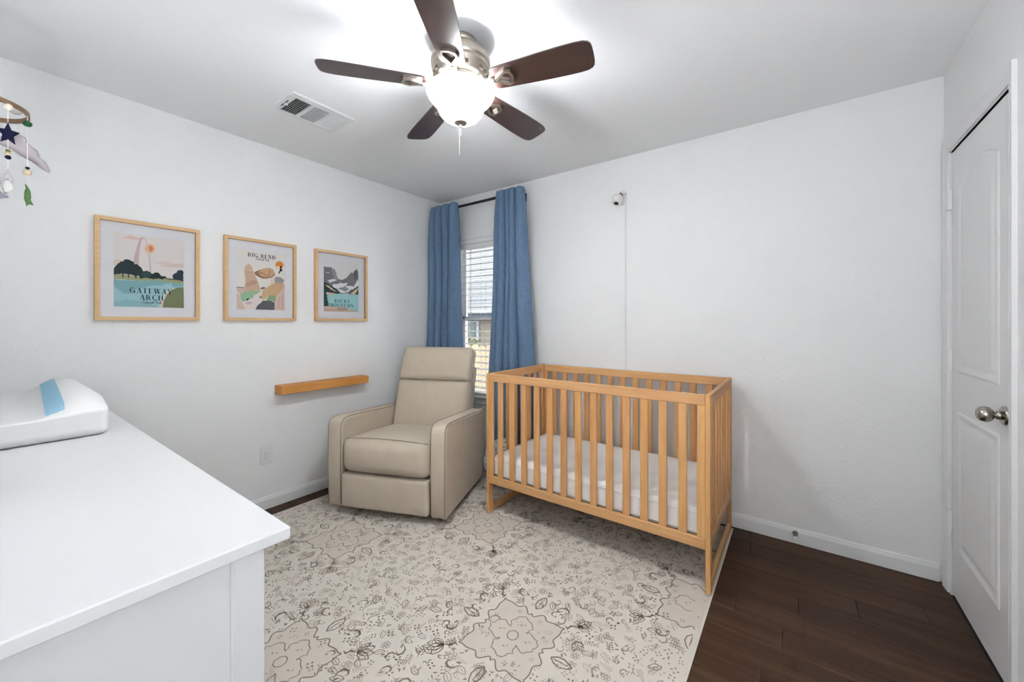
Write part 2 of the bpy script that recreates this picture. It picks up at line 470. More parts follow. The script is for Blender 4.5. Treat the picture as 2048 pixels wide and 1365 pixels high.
# hinges
hm = None
for z in (1.815, 1.078, .343):
    if hm is None:
        hb = MB()
        hb.box(-.016, -.001, -.022, .02, -.045, .045, .001)
        for k in range(5): hb.lathe([(.0055, -.045 + k * .018 + .001), (.0055, -.045 + (k + 1) * .018 - .001)], (-.012, 0, 0), 10)
        hm = hb.build('hinge', M_trim, door, world=False, loc=(FX - (ROOM_X + .02), .002, z))
    else: copy_part(hm, door, (FX - (ROOM_X + .02), .002, z))
kb = MB(); kb.smooth = True
ky, kz = 2.075, .932
kb.lathe([(.0, FX - .066), (.016, FX - .066), (.024, FX - .060), (.0275, FX - .048), (.026, FX - .038), (.019, FX - .030), (.011, FX - .027), (.010, FX - .022), (.0145, FX - .0215), (.0145, FX - .007)], (0, ky, kz), 28, 'x')
knob = kb.build('knob', M_knob, door)
part_tree(knob)
kb = MB(); kb.smooth = True
kb.lathe([(.0145, FX - .009), (.027, FX - .009), (.032, FX - .006), (.033, FX - .001), (.033, FX)], (0, ky, kz), 32, 'x'); kb.build('rosette', M_knob, knob)
MB().box(FX - .001, FX + .006, d0 - .0015, d0 + .003, kz - .028, kz + .028).build('latch_plate', M_knob, door)

# ------------------------------------------------------------------ window
wx0, wx1, wz0, wz1 = WIN
win = thing('window_1', 'white double-hung window between blue curtains', None, (wx0, BACK_Y, wz0), kind='structure')
b = MB(); wc = .05
b.box(wx0 - wc, wx0, BACK_Y - .016, BACK_Y, wz0 - .01, wz1 + wc, .003).box(wx1, wx1 + wc, BACK_Y - .016, BACK_Y, wz0 - .01, wz1 + wc, .003)
b.box(wx0, wx1, BACK_Y - .016, BACK_Y, wz1, wz1 + wc, .003)
b.box(wx0 - wc - .004, wx1 + wc + .004, BACK_Y - .022, BACK_Y, wz1 + wc - .012, wz1 + wc + .004, .003)
b.build('casing', M_trim, win)
b = MB()
b.box(wx0 - wc - .015, wx1 + wc + .015, BACK_Y - .045, BACK_Y + .06, wz0 - .022, wz0, .004)
b.build('sill', M_trim, win)
MB().box(wx0 - wc, wx1 + wc, BACK_Y - .017, BACK_Y, wz0 - .085, wz0 - .022, .004).build('apron', M_trim, win)
b = MB()
for yy0, yy1, za, zb in ((BACK_Y + .050, BACK_Y + .068, wz0, (wz0 + wz1) / 2 + .02), (BACK_Y + .068, BACK_Y + .084, (wz0 + wz1) / 2 - .02, wz1)):
    s = .024
    b.box(wx0, wx0 + s, yy0, yy1, za, zb).box(wx1 - s, wx1, yy0, yy1, za, zb).box(wx0, wx1, yy0, yy1, za, za + s).box(wx0, wx1, yy0, yy1, zb - s, zb)
b.build('sash', M_trim, win)
zm = (wz0 + wz1) / 2
MB().box(wx0 + .022, wx1 - .022, BACK_Y + .058, BACK_Y + .061, wz0 + .03, zm - .01).build('pane', M_pane, win)
MB().box(wx0 + .022, wx1 - .022, BACK_Y + .075, BACK_Y + .078, zm + .01, wz1 - .03).build('pane', M_pane, win)

# blind
bl = thing('window_blind', 'open white horizontal slat blind hanging inside the window', 'blind', ((wx0 + wx1) / 2, BACK_Y + .014, wz0))
MB().box(wx0 + .006, wx1 - .006, BACK_Y - .014, BACK_Y + .044, wz1 - .045, wz1 - .002, .003).build('headrail', M_slat, bl)
sp = .0572; z = wz1 - .075; first = None
slat_b = MB()
w = (wx1 - wx0) / 2 - .01
prof = [(-.0315, -.0012), (-.02, .0006), (0, .0014), (.02, .0006), (.0315, -.0012)]
tilt = R(4)
vs = []
for x in (-w, w):
    for dz in (0, -.0026):
        for yy, zz in prof: vs.append((x, yy * math.cos(tilt) - zz * math.sin(tilt), zz + yy * math.sin(tilt) + dz))
fs = []
for i in range(4): fs += [[i, i + 1, 11 + i, 10 + i], [5 + i, 6 + i, 16 + i, 15 + i]]
fs += [[0, 5, 15, 10], [4, 14, 19, 9], [0, 1, 2, 3, 4, 9, 8, 7, 6, 5], [10, 11, 12, 13, 14, 19, 18, 17, 16, 15]]
slat_b.add(vs, fs)
while z > wz0 + .05:
    if first is None: first = slat_b.build('slat', M_slat, bl, world=False, loc=(0, 0, z - wz0))
    else: copy_part(first, bl, (0, 0, z - wz0))
    z -= sp
MB().box(wx0 + .01, wx1 - .01, BACK_Y - .013, BACK_Y + .041, wz0 + .004, wz0 + .022, .003).build('bottom_rail', M_slat, bl)
for cxx in (wx0 + .09, (wx0 + wx1) / 2, wx1 - .09):
    b = MB()
    for yy in (BACK_Y - .0185, BACK_Y + .0465): b.tube([(cxx, yy, wz0 + .01), (cxx, yy, wz1 - .04)], .0011, 5)
    b.build('ladder_cord', M_cord, bl)
b = MB(); b.tube([(wx0 + .17, BACK_Y - .024, wz1 - .05), (wx0 + .17, BACK_Y - .025, wz0 + .25)], .003, 6); b.build('tilt_wand', M_cord, bl)

# ================================================================== CRIB
X0, X1, Y0, Y1, CT = 1.243, 2.568, 1.975, 2.69, .92
RZ = .0055                                      # rug thickness
crib = thing('crib', 'natural beech slatted crib standing on the rug by the back wall', 'crib', ((X0 + X1) / 2, (Y0 + Y1) / 2, RZ))
ex = .022
def P_(mb, name, m): return mb.build(name, m, crib)
pm = None
for xa in (X0, X1 - ex):
    for ya in (Y0, Y1 - .046):
        P_(MB().box(xa, xa + ex, ya, ya + .046, RZ, CT, .003), 'post', M_beech_z)
for xa in (X0, X1 - ex):
    P_(MB().box(xa + .001, xa + ex - .001, Y0 + .046, Y1 - .046, CT - .055, CT - .001, .003), 'end_top_rail', M_beech_y)
    P_(MB().box(xa + .001, xa + ex - .001, Y0 + .046, Y1 - .046, .205, .262, .003), 'end_bottom_rail', M_beech_y)
    P_(MB().box(xa + .001, xa + ex - .001, Y0 + .046, Y1 - .046, RZ + .008, RZ + .054, .003), 'foot_rail', M_beech_y)
es = MB().box(-.0065, .0065, -.019, .019, 0, CT - .055 - .262, .002)
eo = None
span = (Y1 - Y0) - .092; pit = span / 7.0
for xa in (X0 + ex / 2, X1 - ex / 2):
    for k in range(6):
        l = (xa - (X0 + X1) / 2, Y0 + .046 + pit * (k + 1) - (Y0 + Y1) / 2, .262 - RZ)
        if eo is None: eo = es.build('end_slat', M_beech_z, crib, world=False, loc=l)
        else: copy_part(eo, crib, l)
fs_ = MB().box(-.019, .019, -.0065, .0065, 0, .868 - .255, .002); fo = None
for ya, nm in ((Y0 + .012, 'front'), (Y1 - .012, 'back')):
    P_(MB().box(X0 + ex, X1 - ex, ya - .010, ya + .010, .868, CT - .002, .003), nm + '_top_rail', M_beech_x)
    P_(MB().box(X0 + ex, X1 - ex, ya - .010, ya + .010, .205, .255, .003), nm + '_bottom_rail', M_beech_x)
    P_(MB().box(X0 + ex, X0 + ex + .030, ya - .009, ya + .009, .255, .868, .002), 'stile', M_beech_z)
    P_(MB().box(X1 - ex - .036, X1 - ex, ya - .009, ya + .009, .255, .868, .002), 'stile', M_beech_z)
    for k in range(13):
        l = (1.352 + k * .0912 - (X0 + X1) / 2, ya - (Y0 + Y1) / 2, .255 - RZ)
        if fo is None: fo = fs_.build('slat', M_beech_z, crib, world=False, loc=l)
        else: copy_part(fo, crib, l)
b = MB()                                        # mattress support frame
b.box(X0 + ex + .012, X1 - ex - .012, Y0 + .026, Y0 + .05, .222, .240).box(X0 + ex + .012, X1 - ex - .012, Y1 - .05, Y1 - .026, .222, .240)
for k in range(9): b.box(1.30 + k * .145, 1.36 + k * .145, Y0 + .05, Y1 - .05, .226, .238)
P_(b, 'mattress_support', M_beech_y)
bo = None
for xs_, sg in ((X1, 1), (X0, -1)):
    for yy in (Y0 + .023, Y1 - .023):
        for zz in (.235, .40, .62):
            l = (xs_ - (X0 + X1) / 2, yy - (Y0 + Y1) / 2, zz - RZ)
            if bo is None:
                q = MB(); q.lathe([(.0045, -.003), (.0045, .0012), (.002, .0018)], (0, 0, 0), 10, 'x'); bo = q.build('bolt', M_knob, crib, world=False, loc=l)
            else: copy_part(bo, crib, l, (0, 0, 0 if sg > 0 else math.pi))
# mattress
mt = thing('crib_mattress', 'white quilted crib mattress lying inside the beech crib', 'mattress', ((X0 + X1) / 2, (Y0 + Y1) / 2, .241))
mx0, mx1, my0, my1 = X0 + ex + .008, X1 - ex - .008, Y0 + .026, Y1 - .026
b = MB()
b.rbox(((mx0 + mx1) / 2, (my0 + my1) / 2, .314), ((mx1 - mx0) / 2, (my1 - my0) / 2, .073), .032, 14, crown=lambda x, y, z: (0, 0, (.004 * math.sin(9 * x + 3 * y) * (1 - x * x) * (1 - y * y)) if z > .9 else 0))
b.build('cover', M_matt, mt)
for zz in (.268, .357):
    b = MB(); r_ = .034
    pts = []
    for (cx_, cy_, a0) in ((mx1 - r_, my1 - r_, 0), (mx0 + r_, my1 - r_, 90), (mx0 + r_, my0 + r_, 180), (mx1 - r_, my0 + r_, 270)):
        for k in range(6):
            a = R(a0 + 18 * k); pts.append((cx_ + (r_ + .001) * math.cos(a), cy_ + (r_ + .001) * math.sin(a), zz))
    b.smooth = True; b.tube(pts, .003, 6, closed=True); b.build('piping', M_matt, mt)

# ================================================================== RECLINER  (local: x across, y back, z up)
RA = R(22.08)
ch = thing('recliner', 'taupe fabric swivel recliner with padded arms beside the window', 'recliner', (.39, 1.372, RZ), RA)
def CP_(mb, name, m, par=None): return mb.build(name, m, par or ch, world=False)
def arm_outline():
    o = [(0.014, .04), (.0, .06), (-.004, .30), (.0, .56), (.006, .588), (.022, .608), (.05, .618), (.10, .619)]
    o += [(.74, .566), (.775, .55), (.787, .51), (.785, .15), (.765, .06), (.70, .04)]
    return o
def soft_arm(u0, u1):
    b = MB(); out = arm_outline(); n = len(out); c = (.39, .33)
    rings = []
    for u, ins in ((u0, .014), (u0 + .006, .004), (u0 + .016, 0), ((u0 + u1) / 2, -.004), (u1 - .016, 0), (u1 - .006, .004), (u1, .014)):
        rg = []
        for s_, z_ in out:
            dx, dz = c[0] - s_, c[1] - z_; L_ = math.hypot(dx, dz)
            rg.append((u, s_ + math.copysign(min(abs(dx), ins), dx), z_ + math.copysign(min(abs(dz), ins), dz)))
        rings.append(rg)
    vs = [p for r_ in rings for p in r_]; fs = []
    for i in range(len(rings) - 1):
        for k in range(n): fs.append([i * n + k, i * n + (k + 1) % n, (i + 1) * n + (k + 1) % n, (i + 1) * n + k])
    fs.append(list(range(n))); fs.append([(len(rings) - 1) * n + k for k in range(n)])
    b.smooth = True; b.add(vs[:], fs[:-2]); b.smooth = False
    b.add([rings[0][k] for k in range(n)], [list(range(n))]); b.add([rings[-1][k] for k in range(n)], [list(range(n))])
    return b, out
for u0, u1 in ((0, .105), (.73, .835)):
    b, out = soft_arm(u0, u1)
    arm = CP_(b, 'arm', M_fabric)
    for u in (u0 + .006, u1 - .006):
        q = MB(); q.smooth = True
        q.tube([(u, s_ + (.004 if s_ < .39 else -.004), z_ + (.004 if z_ < .33 else -.003)) for s_, z_ in out[1:-2]], .0026, 6)
        CP_(q, 'piping', M_seam, arm)
# lower body and back
b = MB(); b.rbox((.4175, .42, .16), (.31, .36, .10), .02, 3); CP_(b, 'body', M_fabric)
b = MB(); b.rbox((.4175, .735, .34), (.31, .05, .28), .03, 3); CP_(b, 'rear_panel', M_fabric)
# footrest panel
b = MB(); b.rbox((.4175, .035, .160), (.306, .05, .108), .018, 6, crown=lambda x, y, z: (0, -.006 * (1 - x ** 4) * (1 - z * z) if y < -.9 else 0, 0)); CP_(b, 'footrest', M_fabric)
# seat cushion, waterfall front
def seat_crown(x, y, z):
    dz = 0; dy = 0
    if z > .2: dz = .022 * (1 - x * x) * (1 - (y * .8) ** 2) - .055 * max(0, (y + 1) / 2) * (z - .2) / .8
    if y < -.5: dy = -.016 * (1 - x ** 4) * (1 - z * z)
    return (0, dy, dz)
b = MB(); b.rbox((.4175, .295, .385), (.309, .315, .112), .062, 10, crown=seat_crown); seat = CP_(b, 'seat_cushion', M_fabric)
def on_seat(x, yv): return (.4175 + x * .309, yv, 0)
q = MB(); q.smooth = True
q.tube([(.4175 + t * .288, .012 + .012 * abs(t) ** 3, .4915 + .0125 * (1 - t * t) - .004 * abs(t) ** 4) for t in [k / 10 for k in range(-10, 11)]], .0022, 6); CP_(q, 'seam', M_seam, seat)
# back cushions
def lean(s0, z0, ang): return Matrix.Translation((.4175, s0, z0)) @ Matrix.Rotation(-ang, 4, 'X')
M1 = lean(.575, .375, R(16.5)); M2 = lean(.690, .788, R(22))
def bk(x, y, z):
    return (-.010 * (z + 1) * 0, -.018 * (1 - x ** 4) * (1 - z ** 2) + .004 * math.sin(5 * x + 2 * z) * (1 - x * x) * (1 - z * z) if y < -.9 else 0, 0)
b = MB(); b.rbox((0, .065, .215), (.309, .065, .222), .036, 10, crown=bk, M=M1); CP_(b, 'back_cushion', M_fabric)
b = MB(); b.rbox((0, .060, .142), (.309, .062, .142), .036, 10, crown=bk, M=M2); hd = CP_(b, 'head_cushion', M_fabric)
q = MB(); q.smooth = True
q.tube([M2 @ Vector((t * .285, .004 - .004 * (1 - t * t), .002 - .006 * (1 - t * t))) for t in [k / 8 for k in range(-8, 9)]], .004, 6); CP_(q, 'seam', M_seam, hd)
b = MB(); b.rbox((0, .165, .27), (.302, .035, .30), .02, 4, M=M1); CP_(b, 'back_shell', M_fabric)
q = MB(); q.smooth = True
q.tube([M1 @ Vector((.310, .050, z_)) for z_ in (.05, .15, .25, .35, .43)] + [M2 @ Vector((.310, .048, z_)) for z_ in (.02, .10, .19, .255)] + [M2 @ Vector((.29, .048, .282)), M2 @ Vector((0, .048, .287)), M2 @ Vector((-.29, .048, .282))], .0035, 6)
CP_(q, 'piping', M_pipe)
# swivel base
q = MB(); q.smooth = True
q.lathe([(.0, .0), (.262, .0), (.27, .008), (.262, .02), (.235, .024), (.235, .016), (.0, .016)], (.4175, .40, 0), 40); sb = CP_(q, 'swivel_base', M_black)
q = MB(); q.lathe([(.09, .014), (.09, .062)], (.4175, .40, 0), 20); CP_(q, 'swivel_column', M_black)

# ================================================================== NURSING PILLOW on the floor between recliner and crib
npil = thing('nursing_pillow', 'white and blue patterned nursing pillow on the floor between recliner and crib', 'pillow', (1.055, 2.40, RZ))
b = MB(); b.smooth = True
pts = []; rr = []
for k in range(25):
    t = k / 24; a = R(-40 + 260 * t)
    pts.append((1.055 + .105 * math.cos(a), 2.40 + .035 * math.sin(a), RZ + .165 + .10 * math.sin(a))); rr.append(.058 + .022 * math.sin(math.pi * t) ** .7 - (.03 if k in (0, 24) else 0))
b.tube(pts, rr, 16)
m = bpy.data.materials.new('blue_toile'); m.use_nodes = True
nt = m.node_tree; bs = nt.nodes['Principled BSDF']; bs.inputs['Roughness'].default_value = .95
tc = nt.nodes.new('ShaderNodeTexCoord'); vo = nt.nodes.new('ShaderNodeTexVoronoi'); vo.inputs['Scale'].default_value = 55
no = nt.nodes.new('ShaderNodeTexNoise'); no.inputs['Scale'].default_value = 30
mm = nt.nodes.new('ShaderNodeMath'); mm.operation = 'MULTIPLY'
cr = nt.nodes.new('ShaderNodeValToRGB'); cr.color_ramp.elements[0].position = .12; cr.color_ramp.elements[0].color = srgb(120, 152, 182)
cr.color_ramp.elements[1].position = .26; cr.color_ramp.elements[1].color = srgb(222, 226, 230)
nt.links.new(tc.outputs['Object'], vo.inputs['Vector']); nt.links.new(tc.outputs['Object'], no.inputs['Vector'])
nt.links.new(vo.outputs['Distance'], mm.inputs[0]); nt.links.new(no.outputs['Fac'], mm.inputs[1]); nt.links.new(mm.outputs[0], cr.inputs['Fac']); nt.links.new(cr.outputs[0], bs.inputs['Base Color'])
MATS['blue_toile'] = m
b.build('cover', m, npil)

# ================================================================== RUG
rug = thing('area_rug', 'cream distressed floral area rug under the crib and recliner', 'rug', (1.356, 1.54, 0))
RX0, RX1, RY0, RY1 = .14, 2.573, .38, 2.70
MB().box(RX0, RX1, RY0, RY1, 0, RZ - .0006, .0015).build('pile', M_rug, rug)
b = MB()
for seg in ([(RX0, RY0), (RX1, RY0)], [(RX1, RY0), (RX1, RY1)], [(RX1, RY1), (RX0, RY1)], [(RX0, RY1), (RX0, RY0)]):
    b.tube([(seg[0][0], seg[0][1], .003), (seg[1][0], seg[1][1], .003)], .003, 6)
b.build('bound_edge', mat('rug_edge', srgb(222, 215, 204), .95), rug)
pat = MB(); ZR = RZ - .0003
rr_ = random.Random(21)
def inside(x, y, m_=.012): return RX0 + m_ < x < RX1 - m_ and RY0 + m_ < y < RY1 - m_
def ribbon(pts, w, taper=True, z=ZR):
    if not all(inside(x, y, .006) for x, y in pts): return
    n = len(pts); vs = []
    for i, (x, y) in enumerate(pts):
        a = pts[max(0, i - 1)]; c = pts[min(n - 1, i + 1)]
        dx, dy = c[0] - a[0], c[1] - a[1]; L_ = math.hypot(dx, dy) or 1
        ww = w * (.5 if not taper else max(.12, math.sin(math.pi * (i + .35) / (n - .3))) * .6)
        vs += [(x - dy / L_ * ww, y + dx / L_ * ww, z), (x + dy / L_ * ww, y - dx / L_ * ww, z)]
    pat.add(vs, [[2 * i, 2 * i + 1, 2 * i + 3, 2 * i + 2] for i in range(n - 1)])
def blob(x, y, a, L_, w, z=ZR, n=7):
    if not inside(x, y): return
    ca, sa = math.cos(a), math.sin(a); vs = []
    for k in range(n):
        t = 2 * math.pi * k / n; px, py = L_ * .5 * math.cos(t), w * .5 * math.sin(t)
        vs.append((x + px * ca - py * sa, y + px * sa + py * ca, z))
    pat.add(vs, [list(range(n))])
def loc2(x, y, a, pts, s): return [(x + s * (p * math.cos(a) - q * math.sin(a)), y + s * (p * math.sin(a) + q * math.cos(a))) for p, q in pts]
def ring(x, y, r, w, n=9, a0=0, jit=.0): ribbon([(x + (r + rr_.uniform(-jit, jit)) * math.cos(a0 + 6.2832 * k / n), y + (r + rr_.uniform(-jit, jit)) * math.sin(a0 + 6.2832 * k / n)) for k in range(n + 1)], w, False)
def quatre(x, y, s, a):
    for k in range(4): blob(x + s * .42 * math.cos(a + k * 1.57), y + s * .42 * math.sin(a + k * 1.57), a + k * 1.57 + .6, s * .42, s * .26)
def leaf_outline(x, y, s, a):
    up = [(0, 0), (.25, .2), (.55, .24), (.85, .12), (1, 0)]
    ribbon(loc2(x, y, a, up, s), s * .07, False); ribbon(loc2(x, y, a, [(p, -q) for p, q in up], s), s * .055, False)
    ribbon(loc2(x, y, a, [(.1, 0), (.5, .02), (.8, 0)], s), s * .05)
def sprig(x, y, s, a):
    ribbon(loc2(x, y, a, [(0, 0), (.35, .06), (.7, .02), (1, -.1)], s), s * .06)
    for t in (.25, .45, .65, .85):
        for sg in (-1, 1): blob(*loc2(x, y, a, [(t + .08, sg * .17)], s)[0], a + sg * .8, s * .24, s * .085)
def paisley(x, y, s, a):
    ribbon(loc2(x, y, a, [(0, 0), (.3, .28), (.62, .3), (.85, .08), (.8, -.15), (.6, -.2)], s), s * .13)
    blob(*loc2(x, y, a, [(.12, -.12)], s)[0], a, s * .34, s * .13)
def rosette(x, y, s):
    for k in range(6): ring(x + s * .33 * math.cos(k * 1.047), y + s * .33 * math.sin(k * 1.047), s * .155, s * .045, 7)
    ring(x, y, s * .14, s * .045, 7)
def fern(x, y, s, a):
    for i in range(7):
        t = i / 6
        for sg in (-1, 1): ribbon(loc2(x, y, a, [(t, 0), (t + .12, sg * (.22 * (1 - t) + .06))], s), s * .05)
def lily(x, y, s, a):
    for da in (-.7, -.25, .2, .7): leaf_outline(x, y, s * rr_.uniform(.55, .8), a + da)
    ribbon(loc2(x, y, a, [(0, 0), (-.3, .1), (-.5, .0), (-.62, .16)], s), s * .1)
def cusped(cx, cy, rad):
    pts = []
    N = 160
    for k in range(N + 1):
        t = 2 * math.pi * k / N
        q = ((t + math.pi / 4) % (math.pi / 2)) / (math.pi / 2)           # 0..1 between cusps
        e = min(q, 1 - q) * 2
        r = rad * (1.20 - .40 * e ** .5 + .085 * math.sin(e * math.pi * 4) * (e + .15))
        t2 = t - math.pi / 4 + math.pi / 4
        pts.append((cx + r * math.cos(t2 + math.pi / 4 - math.pi / 4), cy + r * math.sin(t2)))
    return pts
centers = [(i * 1.2 + .77 + (.58 if j % 2 else 0) - 1.2, 1.265 + (j - 2) * .6) for j in range(6) for i in range(4)]
MR = .178
def clip_poly(pts):
    return [(min(max(x, RX0 + .006), RX1 - .006), min(max(y, RY0 + .006), RY1 - .006)) for x, y in pts]
for cx_, cy_ in centers:
    if not (RX0 - .2 < cx_ < RX1 + .2 and RY0 - .2 < cy_ < RY1 + .2): continue
    out = cusped(cx_, cy_, MR)
    pat.mi = 3
    cl = clip_poly(out)
    vs = [(x, y, ZR - .00022) for x, y in cl]
    if inside(cx_, cy_, .0):
        pat.add(vs + [(cx_, cy_, ZR - .00022)], [[i, i + 1, len(vs)] for i in range(len(vs) - 1)])
    pat.mi = 0
    for i in range(0, len(out) - 4, 4): ribbon(out[i:i + 5], .0048, False)
    for k in range(4):
        a = k * math.pi / 2
        px, py = cx_ + .062 * math.cos(a), cy_ + .062 * math.sin(a)
        pet = [(px + .045 * (1 + .16 * math.sin(5 * t * 1.7)) * math.cos(t), py + .045 * (1 + .16 * math.sin(4 * t)) * math.sin(t)) for t in [a - 2.2 + 4.4 * j / 16 for j in range(17)]]
        pat.mi = 0; ribbon(pet, .0036, False)
        pat.mi = 1; blob(px, py, rr_.uniform(0, 3), .014, .006); blob(px + .012, py + .01, rr_.uniform(0, 3), .01, .005)
    pat.mi = 0; ring(cx_, cy_, .024, .004, 8, .4, .002)
    for k in range(8):
        a = k * math.pi / 4 + .39; pat.mi = rr_.choice((0, 1)); quatre(cx_ + .132 * math.cos(a), cy_ + .132 * math.sin(a), .017, rr_.uniform(0, 1.5))
    for k in range(4):
        a = k * math.pi / 2 + math.pi / 4; pat.mi = 0
        lily(cx_ + .27 * math.cos(a), cy_ + .27 * math.sin(a), .085, a)
        a2 = k * math.pi / 2; leaf_outline(cx_ + .175 * math.cos(a2), cy_ + .175 * math.sin(a2), .085, a2)
        for sg in (-1, 1):
            pat.mi = 0; paisley(cx_ + .235 * math.cos(a2 + sg * .33), cy_ + .235 * math.sin(a2 + sg * .33), .062, a2 + sg * 1.2)
            pat.mi = 1; rosette(cx_ + .25 * math.cos(a2 + sg * .55), cy_ + .25 * math.sin(a2 + sg * .55), .048)
placed = []
gx = int((RX1 - RX0) / .036); gy = int((RY1 - RY0) / .036)
for i in range(gx):
    for j in range(gy):
        x = RX0 + (i + .5 + rr_.uniform(-.36, .36)) * .036; yv = RY0 + (j + .5 + rr_.uniform(-.36, .36)) * .036
        if any(math.hypot(x - c_[0], yv - c_[1]) < .195 for c_ in centers): 
            if rr_.random() > .12: continue
        a = rr_.uniform(0, 6.28); pat.mi = rr_.choices((0, 1, 2), (.42, .36, .22))[0]
        k = rr_.random()
        if k < .20: quatre(x, yv, rr_.uniform(.019, .028), a)
        elif k < .36: sprig(x, yv, rr_.uniform(.034, .056), a)
        elif k < .48: paisley(x, yv, rr_.uniform(.032, .056), a)
        elif k < .58: leaf_outline(x, yv, rr_.uniform(.036, .06), a)
        elif k < .66: fern(x, yv, rr_.uniform(.036, .058), a)
        elif k < .71: rosette(x, yv, rr_.uniform(.034, .046))
        else:
            for _ in range(4): blob(x + rr_.uniform(-.016, .016), yv + rr_.uniform(-.016, .016), rr_.uniform(0, 6.28), rr_.uniform(.008, .02), rr_.uniform(.0035, .006))
po_ = pat.build('printed_pattern', [M_ink1, M_ink2, M_ink3, M_rug2], rug, recalc=False)
po_['kind'] = 'stuff'

# ================================================================== DRESSER + PAD
DX, DYF, DT = 2.178, .324, .90
dl = .28                                         # left end x
ds = thing('dresser', 'long white dresser with overhanging top in the near left corner', 'dresser', ((dl + DX) / 2, .08, 0))
MB().box(dl, DX, NEAR_Y + .02, DYF, DT - .0215, DT, .0025).build('top', M_white, ds)
bx1, by1, by0 = DX - .029, DYF - .029, NEAR_Y + .03
MB().box(dl + .03, bx1 - .02, by0, by1 - .02, .07, DT - .0215).build('carcass', M_white, ds)
for xa, xb in ((bx1 - .02, bx1), (dl + .03, dl + .05)):
    sgn = 1 if xb == bx1 else -1
    for ya, yb in ((by1 - .044, by1), (by0, by0 + .044)): MB().box(xa, xb, ya, yb, 0, DT - .0215, .0022).build('side_stile', M_white, ds)
    MB().box(xa, xb, by0 + .044, by1 - .044, .07, .125, .002).build('side_rail', M_white, ds)
    MB().box(xa + (0 if sgn > 0 else .007), xb - (.007 if sgn > 0 else 0), by0 + .0445, by1 - .0445, .125, DT - .022).build('side_panel', M_white, ds)
    for ya in (by1 - .044, by0 + .044):
        q = MB().box(xb - .009 if sgn > 0 else xa, xb - .001 if sgn > 0 else xa + .009, ya - .005, ya + .005, .125, DT - .022, .003); q.build('panel_bead', M_white, ds)
for r_ in range(3):
    for c_ in range(2):
        wx = (bx1 - .04 - dl - .07) / 2
        xa = dl + .055 + c_ * (wx + .012)
        za = .10 + r_ * .262
        dr = MB().box(xa, xa + wx - .006, by1 - .022, by1 - .002, za, za + .25, .003).build('drawer', M_white, ds); part_tree(dr)
        for kx in (.28, .72):
            q = MB(); q.smooth = True; q.lathe([(.007, 0), (.007, .012), (.015, .018), (.013, .026), (0, .027)], (xa + wx * kx, by1 - .003, za + .125), 16, 'y'); q.build('drawer_knob', M_knob, dr)

pad = thing('changing_pad', 'white contoured changing pad with raised sides on the dresser top', 'changing pad', (.73, .05, DT))
px0, px1, py0, py1 = .335, 1.13, -.152, .256
def pad_crown(x, y, z):
    if z < .2: return (0, 0, 0)
    e = abs(y); rise = .5 - .5 * math.cos(math.pi * min(1, max(0, (e - .15) / .62)))
    end = min(1, (1 - abs(x)) * 5)                   # contour flattens toward the closed ends
    return (0, 0, (-.044 * (1 - rise) * (.35 + .65 * end) + .020 * rise * end - .012 * (1 - end)) * (z - .2) / .8)
q = MB(); q.rbox(((px0 + px1) / 2, (py0 + py1) / 2, DT + .0505), ((px1 - px0) / 2, (py1 - py0) / 2, .0495), .022, 18, crown=pad_crown); q.build('cover', M_pad, pad)
def pad_top(xw, yw):
    x = (xw - (px0 + px1) / 2) / ((px1 - px0) / 2); y_ = (yw - (py0 + py1) / 2) / ((py1 - py0) / 2)
    return DT + .1 + pad_crown(x, y_, 1)[2]
q = MB(); q.smooth = False
ny = 40; vs = []
for k in range(ny + 1):
    t = k / ny; xw = px0 + .010 + (px1 - px0 - .020) * t; yc_ = .182 - .038 * t
    edge = .010 * max(0, 1 - min(k, ny - k) / 1.2)
    for j in range(5):
        yw = yc_ - .0185 + .037 * j / 4; vs.append((xw, yw, pad_top(xw, yw) + .0025 - edge))
q.add(vs, [[5 * k + j, 5 * k + j + 1, 5 * k + j + 6, 5 * k + j + 5] for k in range(ny) for j in range(4)])
st = q.build('strap', M_strap, pad); st['label'] = 'light blue strap along the raised side of the pad'
sm = st.modifiers.new('thick', 'SOLIDIFY'); sm.thickness = .003

# ================================================================== FLOATING SHELF, OUTLETS, CAMERA, DOOR STOP
SY0, SY1 = 1.214, 1.872
sh = MB().box(0.0, .105, SY0, SY1, .767, .823, .002).build('floating_shelf', M_shelf)
tag(sh, 'thin honey-stained wooden shelf mounted on the left wall', 'shelf')

def wall_plate(name, label, c, axis, two_sq=False, group=None):
    t = thing(name, label, 'outlet', c, 0 if axis == 'x' else R(-90), group)
    # local: plate faces +x, y across, z up
    q = MB().box(0, .0055, -.0375, .0375, -.0605, .0605, .002); q.build('cover_plate', M_plastic, t, world=False)
    for zz in (.0165, -.0165):
        q = MB().box(.003, .0085, -.0145, .0145, zz - .0145, zz + .0145, .002); f = q.build('socket', M_plastic, t, world=False)
        q = MB()
        for yy in (-.006, .006): q.box(.0084, .0087, yy - .001, yy + .001, zz - .002, zz + .006)
        q.box(.0084, .0087, -.002, .002, zz - .009, zz - .006)
        s_ = q.build('slots', mat('slot_grey', (.25, .25, .25, 1), .6), f, world=False)
    return t
wall_plate('wall_outlet', 'white double outlet plate on the left wall under the shelf', (0, 1.1625, .36), 'x')
wall_plate('wall_outlet', 'white outlet plate on the back wall behind the crib slats, nearest the window', (1.467, BACK_Y, .385), 'y')
wall_plate('wall_outlet', 'white outlet plate behind the crib slats below the camera cable', (1.905, BACK_Y, .385), 'y')
ad = thing('power_adapter', 'small white plug adapter in the outlet below the camera cable', 'adapter', (1.887, BACK_Y - .009, .405))
MB().box(1.872, 1.902, BACK_Y - .036, BACK_Y - .009, .390, .424, .004).build('case', M_plastic, ad)

